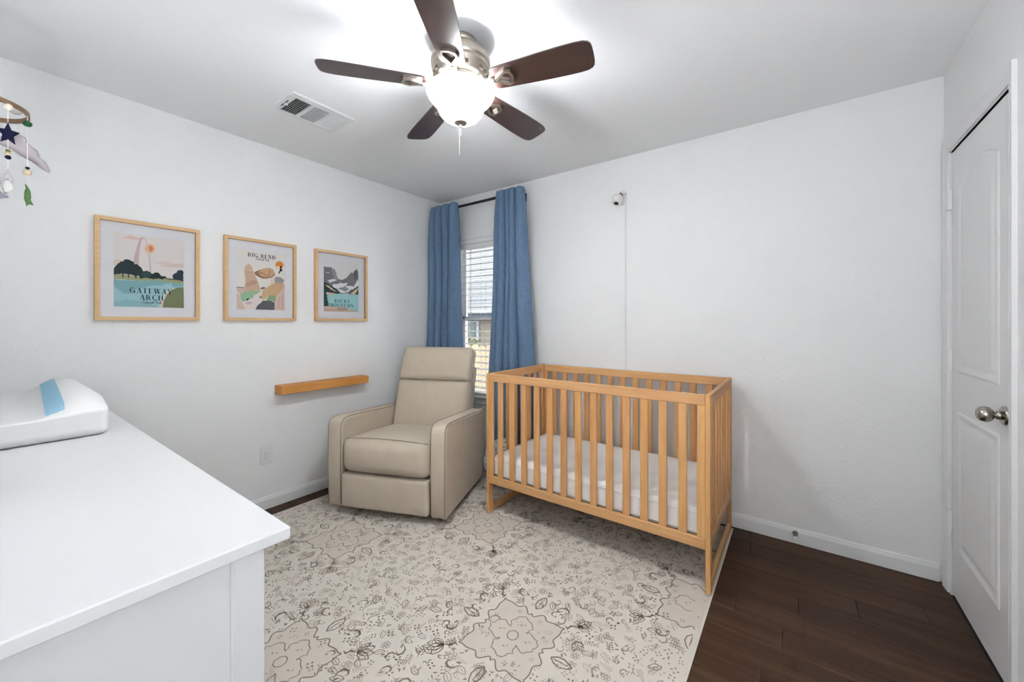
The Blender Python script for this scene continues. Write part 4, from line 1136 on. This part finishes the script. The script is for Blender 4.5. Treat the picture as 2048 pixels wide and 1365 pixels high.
def blade_mesh():
    q = MB(); up = [(r_, w_) for r_, w_ in prof_b] + [(.560, .03), (.561, 0)]
    out = up + [(r_, -w_) for r_, w_ in up[:-1][::-1]]
    out = out + [(.146, -.018), (.145, 0), (.146, .018)]
    q.prism(out, BT); return q
pitch = R(12.5)
bm0 = None; im0 = None
for k in range(5):
    a = R(14.45 + 72 * k)
    if bm0 is None:
        q = blade_mesh(); bm0 = q.build('blade', M_blade, fan, world=False, loc=(0, 0, BZ - CEIL), rot=(-pitch, 0, a))
        bo_ = bm0
        # blade iron: arm from the flywheel, then an arrow-shaped loop under the blade
        q = MB()
        q.box(.070, .148, -.011, .011, -.004, .004, .002)
        q.tube([(.140, 0, -.004), (.158, 0, -.007)], .010, 8)
        outl = [(.148, 0), (.212, .037), (.236, .028), (.243, 0), (.236, -.028), (.212, -.037)]
        inn = [(.172, 0), (.213, .026), (.228, .021), (.2335, 0), (.228, -.021), (.213, -.026)]
        vs = [(x, y_, z_) for z_ in (-.0125, -.0008) for x, y_ in outl + inn]; n = 6; fs = []
        for i in range(n):
            j = (i + 1) % n
            fs += [[i, j, n + j, n + i], [12 + i, 12 + j, 12 + n + j, 12 + n + i], [i, j, 12 + j, 12 + i], [n + i, n + j, 12 + n + j, 12 + n + i]]
        q.add(vs, fs)
        im0 = q.build('blade_iron', M_nickel, bo_, world=False)
    else:
        bo_ = copy_part(bm0, fan, (0, 0, BZ - CEIL), (-pitch, 0, a)); copy_part(im0, bo_)
# glass bowl light kit
bmat = bpy.data.materials.new('alabaster_glass'); bmat.use_nodes = True
nt = bmat.node_tree; nt.nodes.clear(); L = nt.links.new
out = nt.nodes.new('ShaderNodeOutputMaterial'); ad_ = nt.nodes.new('ShaderNodeAddShader')
df = nt.nodes.new('ShaderNodeBsdfDiffuse'); em = nt.nodes.new('ShaderNodeEmission')
tc = nt.nodes.new('ShaderNodeTexCoord'); nz = nt.nodes.new('ShaderNodeTexNoise'); nz.inputs['Scale'].default_value = 9; nz.inputs['Detail'].default_value = 4; nz.inputs['Distortion'].default_value = 1.6
cr = nt.nodes.new('ShaderNodeValToRGB'); cr.color_ramp.elements[0].position = .36; cr.color_ramp.elements[0].color = (.80, .83, .85, 1)
cr.color_ramp.elements[1].position = .60; cr.color_ramp.elements[1].color = (.94, .97, 1.0, 1)
L(tc.outputs['Object'], nz.inputs['Vector']); L(nz.outputs['Fac'], cr.inputs['Fac']); L(cr.outputs[0], em.inputs['Color'])
# the glass glows most in the bowl beside the bulbs and least out on the flared rim
sp_ = nt.nodes.new('ShaderNodeSeparateXYZ'); mrz = nt.nodes.new('ShaderNodeMapRange'); mrz.interpolation_type = 'SMOOTHSTEP'
mrz.inputs['From Min'].default_value = 2.178 - CEIL; mrz.inputs['From Max'].default_value = 2.125 - CEIL
mrz.inputs['To Min'].default_value = .72; mrz.inputs['To Max'].default_value = BOWL_L
L(tc.outputs['Object'], sp_.inputs[0]); L(sp_.outputs['Z'], mrz.inputs['Value']); L(mrz.outputs[0], em.inputs['Strength'])
df.inputs[0].default_value = (.06, .06, .06, 1)
L(df.outputs[0], ad_.inputs[0]); L(em.outputs[0], ad_.inputs[1]); L(ad_.outputs[0], out.inputs[0])
MATS['alabaster_glass'] = bmat
q = MB(); q.smooth = True
q.lathe([(.1445, 2.228), (.146, 2.224), (.1445, 2.219), (.138, 2.206), (.127, 2.192), (.114, 2.180), (.104, 2.170), (.099, 2.160), (.095, 2.150), (.088, 2.136), (.076, 2.122), (.060, 2.111), (.040, 2.104), (.018, 2.1005), (.004, 2.100)], fc, 56, cap=False); q.build('glass_bowl', bmat, fan)
q = MB(); q.smooth = True
q.lathe([(0, 2.103), (.0265, 2.1025), (.028, 2.0985), (.024, 2.095), (.012, 2.092), (.007, 2.088), (.0085, 2.083), (.006, 2.077), (.002, 2.074), (0, 2.0735)], fc, 28); q.build('finial', M_knob, fan)
for (dx, dy, z1, z2) in ((-.002, -.006, 2.074, 1.962), (.006, -.004, 2.092, 2.040)):
    q = MB(); z = z1
    q.tube([(FXc + dx, FYc + dy, z1), (FXc + dx, FYc + dy, z2)], .0006, 4)
    q.smooth = True
    while z > z2: q.lathe([(0, z + .0016), (.0017, z), (0, z - .0016)], (FXc + dx, FYc + dy, 0), 6, cap=False); z -= .0038
    q.build('pull_chain', M_knob, fan)
q = MB(); q.smooth = True
q.lathe([(0, 2.2275), (.098, 2.2275), (.100, 2.225), (.098, 2.2225), (0, 2.2225)], fc, 44); q.build('uplight_block_disc', M_nickel, fan)  # added disc, blocks part of the light rising from the bowl
for k in range(3):
    a = R(40 + 120 * k); c = (FXc + .055 * math.cos(a), FYc + .055 * math.sin(a), 2.196)
    q = MB(); q.smooth = True
    q.lathe([(.012, 2.224), (.013, 2.206)], (c[0], c[1], 0), 12); q.build('bulb_socket', M_plastic, fan)
    ld = bpy.data.lights.new('bulb', 'POINT'); ld.energy = LAMP_W / 3; ld.color = (.92, .97, 1.03); ld.shadow_soft_size = .026
    lo = bpy.data.objects.new('bulb', ld); COL.objects.link(lo); lo.parent = fan; lo.location = (c[0] - FXc, c[1] - FYc, c[2] - CEIL)

# ================================================================== CEILING VENT
vt = thing('ceiling_vent', 'white three-section air register in the ceiling near the fan', 'vent', (.675, 1.14, CEIL))
VX0, VX1, VY0, VY1 = .549, .800, .965, 1.315
q = MB(); fz0, fz1 = CEIL - .009, CEIL
secs = [(1.001, 1.086), (1.103, 1.188), (1.206, 1.290)]; sx0, sx1 = .567, .752
q.box(VX0, sx0, VY0, VY1, fz0, fz1, .003).box(sx1, VX1, VY0, VY1, fz0, fz1, .003)
ys = [VY0] + [e for s_ in secs for e in s_] + [VY1]
for a, c in zip(ys[0::2], ys[1::2]): q.box(sx0, sx1, a, c, fz0 + .001, fz1)
q.build('frame', M_trim, vt)
MB().box(sx0, sx1, secs[0][0], secs[2][1], CEIL - .0006, CEIL - .0001).build('duct_opening', M_dark, vt)
MB().box(.62, .70, .985, .9885, fz0 - .0008, fz0 + .002).build('lever_slot', M_dark, vt)
MB().box(.655, .661, .983, 1.004, fz0 - .006, fz0 + .001, .001).build('lever', M_trim, vt)
def fins(sec, n_, along, ang, name):
    y0_, y1_ = sec; f0 = None
    for k in range(n_):
        t = (k + .5) / n_
        if along == 'x': loc_ = ((sx0 + sx1) / 2 - .675, y0_ + (y1_ - y0_) * t - 1.14, -.0052); rot_ = (ang, 0, 0); hb_ = ((sx1 - sx0) / 2, .0042)
        else: loc_ = (sx0 + (sx1 - sx0) * t - .675, (y0_ + y1_) / 2 - 1.14, -.0052); rot_ = (0, ang, 0); hb_ = (.0042, (y1_ - y0_) / 2)
        if f0 is None: f0 = MB().box(-hb_[0], hb_[0], -hb_[1], hb_[1], -.0005, .0005).build(name, M_trim, vt, world=False, loc=loc_, rot=rot_)
        else: copy_part(f0, vt, loc_, rot_)
fins(secs[0], 8, 'x', R(62), 'louver'); fins(secs[1], 14, 'y', R(66), 'louver'); fins(secs[2], 8, 'x', R(-38), 'louver')

# ================================================================== NURSERY MOBILE over the changing pad
MXc, MYc, MZ, MRr = .765, -.008, 1.95, .122
mob = thing('baby_mobile', 'wooden hoop baby mobile with felt star, cloud and beads', 'mobile', (MXc, MYc, MZ))
M_hoop = wood('hoop_wood', srgb(104, 80, 60), srgb(132, 104, 78), 'x', rand=0)
fel = lambda nme, c: mat(nme, srgb(*c), 1.0, spec=.02, bump=(400, .5, .002), var=(60, .06))
F_navy, F_grey, F_green, F_cream, F_tan, F_white, F_olive, F_leaf, F_char = (fel('felt_navy', (26, 28, 48)), fel('felt_grey', (176, 168, 170)), fel('felt_green', (42, 84, 56)), fel('felt_cream', (226, 218, 202)), fel('felt_tan', (198, 180, 154)), fel('felt_white', (196, 194, 190)), fel('felt_olive', (92, 88, 56)), fel('felt_leaf', (78, 104, 66)), fel('felt_charcoal', (120, 122, 132)))
q = MB(); q.smooth = False
N = 64; ro, ri, hh = MRr + .003, MRr - .003, .007
vs = []
for k in range(N):
    a = 2 * math.pi * k / N
    for r_, z_ in ((ro, hh), (ro, -hh), (ri, -hh), (ri, hh)): vs.append((MXc + r_ * math.cos(a), MYc + r_ * math.sin(a), MZ + z_))
q.add(vs, [[4 * k + i, 4 * k + (i + 1) % 4, 4 * ((k + 1) % N) + (i + 1) % 4, 4 * ((k + 1) % N) + i] for k in range(N) for i in range(4)])
q.build('hoop', M_hoop, mob)
M_string = mat('string_white', (.78, .77, .75, 1), .9)
q = MB()
for k in range(3):
    a = R(30 + 120 * k); q.tube([(MXc + MRr * math.cos(a), MYc + MRr * math.sin(a), MZ), (MXc, MYc, MZ + .22)], .0009, 5)
q.tube([(MXc, MYc, MZ + .22), (MXc, MYc, CEIL)], .0012, 5)
q.build('hanging_cord', M_string, mob)
ca, sa_ = math.cos(R(36)), math.sin(R(36))             # tilt axis of the strung beads
def ellipsoid(q, c, rx, ry, rz, n=14, tilt=0):
    vs = []; fs = []; m_ = 9
    for i in range(m_ + 1):
        ph = math.pi * i / m_
        for k in range(n):
            a = 2 * math.pi * k / n; p = Vector((rx * math.sin(ph) * math.cos(a), ry * math.sin(ph) * math.sin(a), rz * math.cos(ph)))
            p = Matrix.Rotation(tilt, 3, Vector((sa_, -ca, 0))) @ p
            vs.append((c[0] + p.x, c[1] + p.y, c[2] + p.z))
    for i in range(m_):
        for k in range(n): fs.append([i * n + k, i * n + (k + 1) % n, (i + 1) * n + (k + 1) % n, (i + 1) * n + k])
    q.smooth = True; q.add(vs, fs)
face = Vector((1, 0.004, 0)).normalized(); side = Vector((0, 0, 1)).cross(face).normalized()   # side = to the right as seen from the room
def felt_shape(name, m_, pts, c, thick, s, ang=0, lift=0.0):
    """padded felt cut-out: outline pts (unit, x right, y up) facing the room, plump in the middle"""
    c = Vector(c); n = len(pts); cx_ = sum(p[0] for p in pts) / n; cy_ = sum(p[1] for p in pts) / n
    vs = []; ring_def = [(1.0, 0), (.93, .55), (.7, .88), (.35, 1.0)]
    q = MB(); fs = []
    for sg in (1, -1):
        base = len(vs)
        for sc, hgt in ring_def:
            for p in pts:
                x, y_ = cx_ + (p[0] - cx_) * sc, cy_ + (p[1] - cy_) * sc
                x2, y2 = x * math.cos(ang) - y_ * math.sin(ang), x * math.sin(ang) + y_ * math.cos(ang)
                vs.append(c + side * (x2 * s * .68) + Vector((0, 0, 1)) * (y2 * s) + face * (sg * hgt * thick))
        for i in range(len(ring_def) - 1):
            for k in range(n): fs.append([base + i * n + k, base + i * n + (k + 1) % n, base + (i + 1) * n + (k + 1) % n, base + (i + 1) * n + k])
        fs.append([base + (len(ring_def) - 1) * n + k for k in range(n)])
    q.smooth = True; q.add(vs, fs); return q.build(name, m_, mob)
star_pts = [((1 if k % 2 == 0 else .47) * math.sin(math.pi * k / 5), (1 if k % 2 == 0 else .47) * math.cos(math.pi * k / 5)) for k in range(10)]
# strand A: star, three beads, rocket
ax_, ay_ = 0.8611, 0.0671
pxm = 0.001586                                   # size unit of the felt pieces, metres
q = MB(); q.tube([(ax_, ay_, MZ), (ax_, ay_, 1.6519)], .0009, 5); q.build('string', M_string, mob)
felt_shape('felt_star', F_navy, star_pts, (ax_, ay_, 1.8501), .007, 23.5 * pxm)
q = MB(); ellipsoid(q, (ax_, ay_, 1.9357), 6.8 * pxm, 6.8 * pxm, 6.8 * pxm); q.build('felt_ball', F_cream, mob)
for bz, m_, rx, rz in ((1.7962, F_olive, 5.4, 3.4), (1.7867, F_tan, 7.2, 4), (1.7756, F_navy, 6.4, 4.2)):
    q = MB(); ellipsoid(q, (ax_, ay_, bz), rx * pxm * .68, rx * pxm * .68, rz * pxm, tilt=.25); q.build('felt_bead', m_, mob)
felt_shape('felt_rocket_nose', F_grey, [(0, 1), (.38, .2), (.8, -.75), (.4, -1), (0, -.55), (-.4, -.65), (-.75, -.6), (-.4, .2)], (ax_, ay_, 1.7185), .006, 14 * pxm)
felt_shape('felt_rocket_body', F_white, [(0, 1), (.6, .55), (.8, 0), (.55, -.5), (-.35, -1), (-.7, -.5), (-.8, .3), (-.5, .8)], (ax_, ay_, 1.682), .010, 15 * pxm)
# strand B: green bead, black bead, tan ball, leaf
bx_, by_ = 0.7986, 0.1093
pm2 = 0.001676                                   # size unit of the felt pieces, metres
q = MB(); q.tube([(bx_, by_, MZ), (bx_, by_, 1.7132)], .0009, 5); q.build('string', M_string, mob)
q = MB(); ellipsoid(q, (bx_, by_, 1.9177), 6.6 * pm2, 6.6 * pm2, 5.6 * pm2, tilt=.3); q.build('felt_bead', F_green, mob)
q = MB(); ellipsoid(q, (bx_, by_, 1.7693), 3.2 * pm2, 3.2 * pm2, 2.6 * pm2, tilt=.2); q.build('felt_bead', fel('felt_black', (34, 32, 34)), mob)
q = MB(); ellipsoid(q, (bx_, by_, 1.7543), 6.4 * pm2, 6.4 * pm2, 6.0 * pm2, tilt=.15); q.build('felt_ball', F_tan, mob)
felt_shape('felt_leaf', F_leaf, [(-.22, 1), (-.1, .92), (.05, .75), (.26, .35), (.3, -.2), (.18, -.62), (.5, -.82), (.1, -.78), (-.08, -1.02), (-.14, -.75), (-.3, -.3), (-.26, .3), (-.1, .72)], (bx_, by_, 1.678), .006, 22.5 * pm2)
# cloud hanging behind, from the far side of the hoop
cx2, cy2 = 0.7003, 0.0955
pm3 = 0.001735                                   # size unit of the felt pieces, metres
q = MB(); q.tube([(cx2, cy2, MZ), (cx2, cy2, 1.8684)], .0009, 5); q.build('string', M_string, mob)
cl = [(-1.05, .42), (-.7, .50), (-.35, .38), (-.25, .62), (.0, .78), (.28, .70), (.42, .42), (.6, .30), (.85, .18), (.95, -.12), (1.2, -.28), (1.42, -.62), (1.35, -.78), (1.0, -.62), (.6, -.38), (.1, -.22), (-.35, .02), (-.8, .12), (-1.1, .22)]
felt_shape('felt_cloud', F_grey, cl, (cx2, cy2, 1.8475), .016, 43 * pm3)
# charcoal star low on the left
sx_, sy_ = 0.8781, 0.0377
q = MB(); q.tube([(sx_, sy_, MZ), (sx_, sy_, 1.6611)], .0009, 5); q.build('string', M_string, mob)
felt_shape('felt_star', F_char, star_pts, (sx_, sy_, 1.6518), .007, 30 * pxm, ang=-.45)
fx_, fy_ = 0.6780, 0.0775
q = MB(); ellipsoid(q, (fx_ - .01, fy_ + .012, 1.9926), .015, .015, .011); q.build('felt_ball', F_white, mob)

# ================================================================== ADDED HALL LAMP, unseen fill from behind the camera
hl = thing('added_hall_fill_lamp', 'added fill lamp, a frosted dome in the unseen hallway', 'lamp', (1.95, hy - .6, CEIL))
q = MB(); q.smooth = True; q.lathe([(.16, CEIL), (.16, CEIL - .02), (.15, CEIL - .025), (0, CEIL - .025)], (1.95, hy - .6, 0), 32); q.build('base', M_nickel, hl)
q = MB(); q.smooth = True; q.lathe([(.15, CEIL - .025), (.145, CEIL - .05), (.12, CEIL - .085), (.07, CEIL - .108), (.0, CEIL - .115)], (1.95, hy - .6, 0), 32); q.build('shade', emis('hall_fill_glow', (.92, .97, 1.03, 1), HALL_FILL_W), hl)

# ================================================================== ADDED LAMP on the dresser, out of frame, brightens the ceiling
TLX, TLY = 1.56, -.07
tl = thing('added_dresser_uplight', 'added fill lamp with drum shade, out of frame on the dresser', 'lamp', (TLX, TLY, DT))
q = MB(); q.smooth = True
q.lathe([(0, DT), (.062, DT), (.064, DT + .008), (.050, DT + .016), (.058, DT + .03), (.064, DT + .055), (.052, DT + .085), (.026, DT + .105), (.012, DT + .115), (0, DT + .115)], (TLX, TLY, 0), 28); q.build('base', M_white, tl)
q = MB(); q.smooth = True; q.lathe([(.006, DT + .11), (.006, DT + .21), (.013, DT + .215), (.013, DT + .25), (0, DT + .25)], (TLX, TLY, 0), 12); q.build('stem', M_nickel, tl)
q = MB(); q.smooth = True
q.lathe([(.088, DT + .12), (.084, DT + .31), (.0825, DT + .31), (.0835, DT + .255), (.014, DT + .24), (.014, DT + .235), (.085, DT + .248), (.0865, DT + .12)], (TLX, TLY, 0), 40, cap=False); q.build('shade', mat('shade_linen', (.8, .79, .77, 1), .9), tl)
ld = bpy.data.lights.new('dresser_fill_bulb', 'POINT'); ld.energy = DRESSER_FILL_W; ld.color = (.92, .97, 1.03); ld.shadow_soft_size = .07
lo = bpy.data.objects.new('dresser_fill_bulb', ld); COL.objects.link(lo); lo.parent = tl; lo.location = (0, 0, .282)

# ================================================================== ADDED UPLIGHT in the unseen near corner, lifts the ceiling brightness
FLX, FLY, FLZ = 3.29, .0, 1.08
fl = thing('added_corner_uplight', 'added nickel fill uplight in the unseen corner behind the viewpoint', 'lamp', (FLX, FLY, 0))
q = MB(); q.smooth = True; q.lathe([(0, 0), (.125, 0), (.125, .012), (.02, .026), (.012, .03), (0, .03)], (FLX, FLY, 0), 32); q.build('base', M_nickel, fl)
q = MB(); q.smooth = True; q.lathe([(.011, .026), (.011, FLZ - .05), (.02, FLZ - .04)], (FLX, FLY, 0), 14); q.build('pole', M_nickel, fl)
q = MB(); q.smooth = True; q.lathe([(.02, FLZ - .045), (.07, FLZ - .03), (.115, FLZ + .01), (.13, FLZ + .05), (.1285, FLZ + .05), (.113, FLZ + .013), (.069, FLZ - .027), (.0, FLZ - .04)], (FLX, FLY, 0), 36, cap=False); q.build('bowl_shade', M_white, fl)
ld = bpy.data.lights.new('corner_fill_bulb', 'POINT'); ld.energy = CORNER_FILL_W; ld.color = (.92, .97, 1.03); ld.shadow_soft_size = .07
lo = bpy.data.objects.new('corner_fill_bulb', ld); COL.objects.link(lo); lo.parent = fl; lo.location = (0, 0, FLZ + .022)

# ================================================================== OUTDOORS seen through the window
GZ = -1.0
b = MB().box(-16, 8, BACK_Y + .4, 30, GZ - .1, GZ)
g_ = struct('ground', b, mat('pale_bounce_concrete', srgb(205, 202, 196), .9, var=(3, .06)))  # unseen ground, made pale to bounce daylight up into the room
HY = 6.8
hs = thing('neighbor_house', 'neighbouring house with beige lap siding and pale shingle roof', 'house', (-3.4, HY, GZ))
M_side = mat('lap_siding', srgb(122, 112, 100), .8, rand=.03)
MB().box(-8, 0.5, HY + .02, HY + .3, GZ, 1.34).build('wall', M_side, hs)
sb_ = MB()
vs = [(-8, 0, 0), (0.5, 0, 0), (0.5, .018, .115), (-8, .018, .115), (-8, .02, 0), (0.5, .02, 0)]
sb_.add(vs, [(0, 1, 2, 3), (0, 4, 5, 1)])
s0 = None; z = GZ
while z < 1.28:
    if s0 is None: s0 = sb_.build('siding_board', M_side, hs, world=False, loc=(3.4, 0, z - GZ))
    else: copy_part(s0, hs, (3.4, 0, z - GZ))
    z += .108
ov = .30
MB().box(-8, .8, HY - ov, HY - ov + .03, 1.335, 1.475).build('fascia', mat('fascia_slate', srgb(58, 68, 76), .6), hs)
MB().box(-8, .8, HY - ov, HY + .3, 1.325, 1.345).build('soffit', mat('soffit_white', srgb(140, 140, 136), .7), hs)
q = MB(); q.smooth = True; q.tube([(-8, HY - ov - .03, 1.475), (.8, HY - ov - .03, 1.475)], .035, 8); q.build('gutter', mat('gutter_white', srgb(140, 141, 141), .5), hs)
M_roof = mat('roof_shingle', srgb(118, 118, 118), .95, var=(9, .12), rand=.05)
s0 = None; an = math.atan2(5, 8.5)
for k in range(34):
    q0 = k * .19
    l_ = (-3.4 + 3.4, -ov - .05 + q0 * math.cos(an), 1.475 - GZ + q0 * math.sin(an))
    if s0 is None: s0 = MB().box(-4.6, 4.2, 0, .22, 0, .02).build('shingle_course', M_roof, hs, world=False, loc=l_, rot=(an - .05, 0, 0))
    else: copy_part(s0, hs, l_)
MB().add([(-8, HY, 1.47), (.8, HY, 1.47), (.8, HY + 5.4, 1.47 + 3.2), (-8, HY + 5.4, 1.47 + 3.2), (-8, HY + 5.4, GZ), (.8, HY + 5.4, GZ)], [(0, 1, 2, 3), (3, 2, 5, 4)]).build('roof_deck', M_roof, hs)
nwx0, nwx1, nwz0, nwz1 = -3.92, -3.04, .15, 1.27
wn = MB()
wn.box(nwx0 - .07, nwx0, HY - .03, HY + .02, nwz0 - .07, nwz1 + .06).box(nwx1, nwx1 + .07, HY - .03, HY + .02, nwz0 - .07, nwz1 + .06)
wn.box(nwx0, nwx1, HY - .03, HY + .02, nwz1, nwz1 + .06).box(nwx0, nwx1, HY - .03, HY + .02, nwz0 - .07, nwz0)
M_nf = mat('far_frame', srgb(144, 146, 146), .6)
nf = wn.build('window_frame', M_nf, hs); part_tree(nf)
for i in range(4):
    for j in range(5):
        w_, h_ = (nwx1 - nwx0) / 4, (nwz1 - nwz0) / 5
        MB().box(nwx0 + i * w_ + .012, nwx0 + (i + 1) * w_ - .012, HY - .004, HY + .0, nwz0 + j * h_ + .012, nwz0 + (j + 1) * h_ - .012).build('pane', mat('far_pane', srgb(60, 72, 72), .15, spec=.5, rand=.12), nf)
MB().box(nwx0, nwx1, HY - .0035, HY + .015, nwz0, nwz1).build('muntin_backing', M_nf, nf)

fn = thing('wood_fence', 'tan wooden picket fence between the houses', 'fence', (-1.6, 4.6, GZ))
M_pick = wood('cedar_picket', srgb(128, 108, 84), srgb(144, 126, 102), 'z', rand=.10, fine=18, along=1.2)
p0 = None; x = -4.2
while x < .9:
    if p0 is None:
        q = MB(); q.prism([(0, 0), (.138, 0), (.138, 1.86), (.110, 1.90), (.028, 1.90), (0, 1.86)], .018, Matrix.Rotation(R(90), 4, 'X')); p0 = q.build('picket', M_pick, fn, world=False, loc=(x + 1.6, 0, 0))
    else: copy_part(p0, fn, (x + 1.6, 0, rnd.uniform(-.012, .008)))
    x += .142
for zz in (.35, 1.5): MB().box(-4.2, .9, 4.602, 4.64, GZ + zz, GZ + zz + .09).build('rail', M_pick, fn)

def leafy(name, label, cat, base, cz, rx, rz, n_, leaf, m_, trunk, seed):
    t = thing(name, label, cat, base); g = random.Random(seed); q = MB()
    for _ in range(n_):
        while True:
            p = Vector((g.uniform(-1, 1), g.uniform(-1, 1), g.uniform(-1, 1)))
            if .35 < p.length < 1: break
        c = Vector((base[0] + p.x * rx, base[1] + p.y * rx, cz + p.z * rz)); d1 = Vector((g.gauss(0, 1), g.gauss(0, 1), g.gauss(0, .6))).normalized(); d2 = d1.orthogonal().normalized()
        s_ = leaf * g.uniform(.6, 1.3)
        q.add([c - d1 * s_, c + d2 * s_ * .45, c + d1 * s_, c - d2 * s_ * .45], [(0, 1, 2, 3)])
    f = q.build('foliage', m_, t, recalc=False); f['kind'] = 'stuff'
    q = MB(); q.smooth = True; q.tube([(base[0], base[1], base[2]), (base[0] + .03, base[1], (base[2] + cz) / 2), (base[0], base[1], cz + rz * .5)], [trunk, trunk * .8, trunk * .3], 8); q.build('trunk', mat('bark', srgb(98, 82, 68), .95), t)
leafy('shrub', 'pale leafy shrub topping the fence beyond the window', 'shrub', (-2.0, 5.25, GZ), .72, .34, .32, 900, .05, mat('leaf_pale', srgb(128, 130, 98), .8, rand=.05), .03, 4)
leafy('tree', 'green tree in front of the neighbouring roof', 'tree', (-3.75, 6.0, GZ), 2.9, .75, .62, 2200, .07, mat('leaf_green', srgb(72, 94, 60), .8), .07, 6)
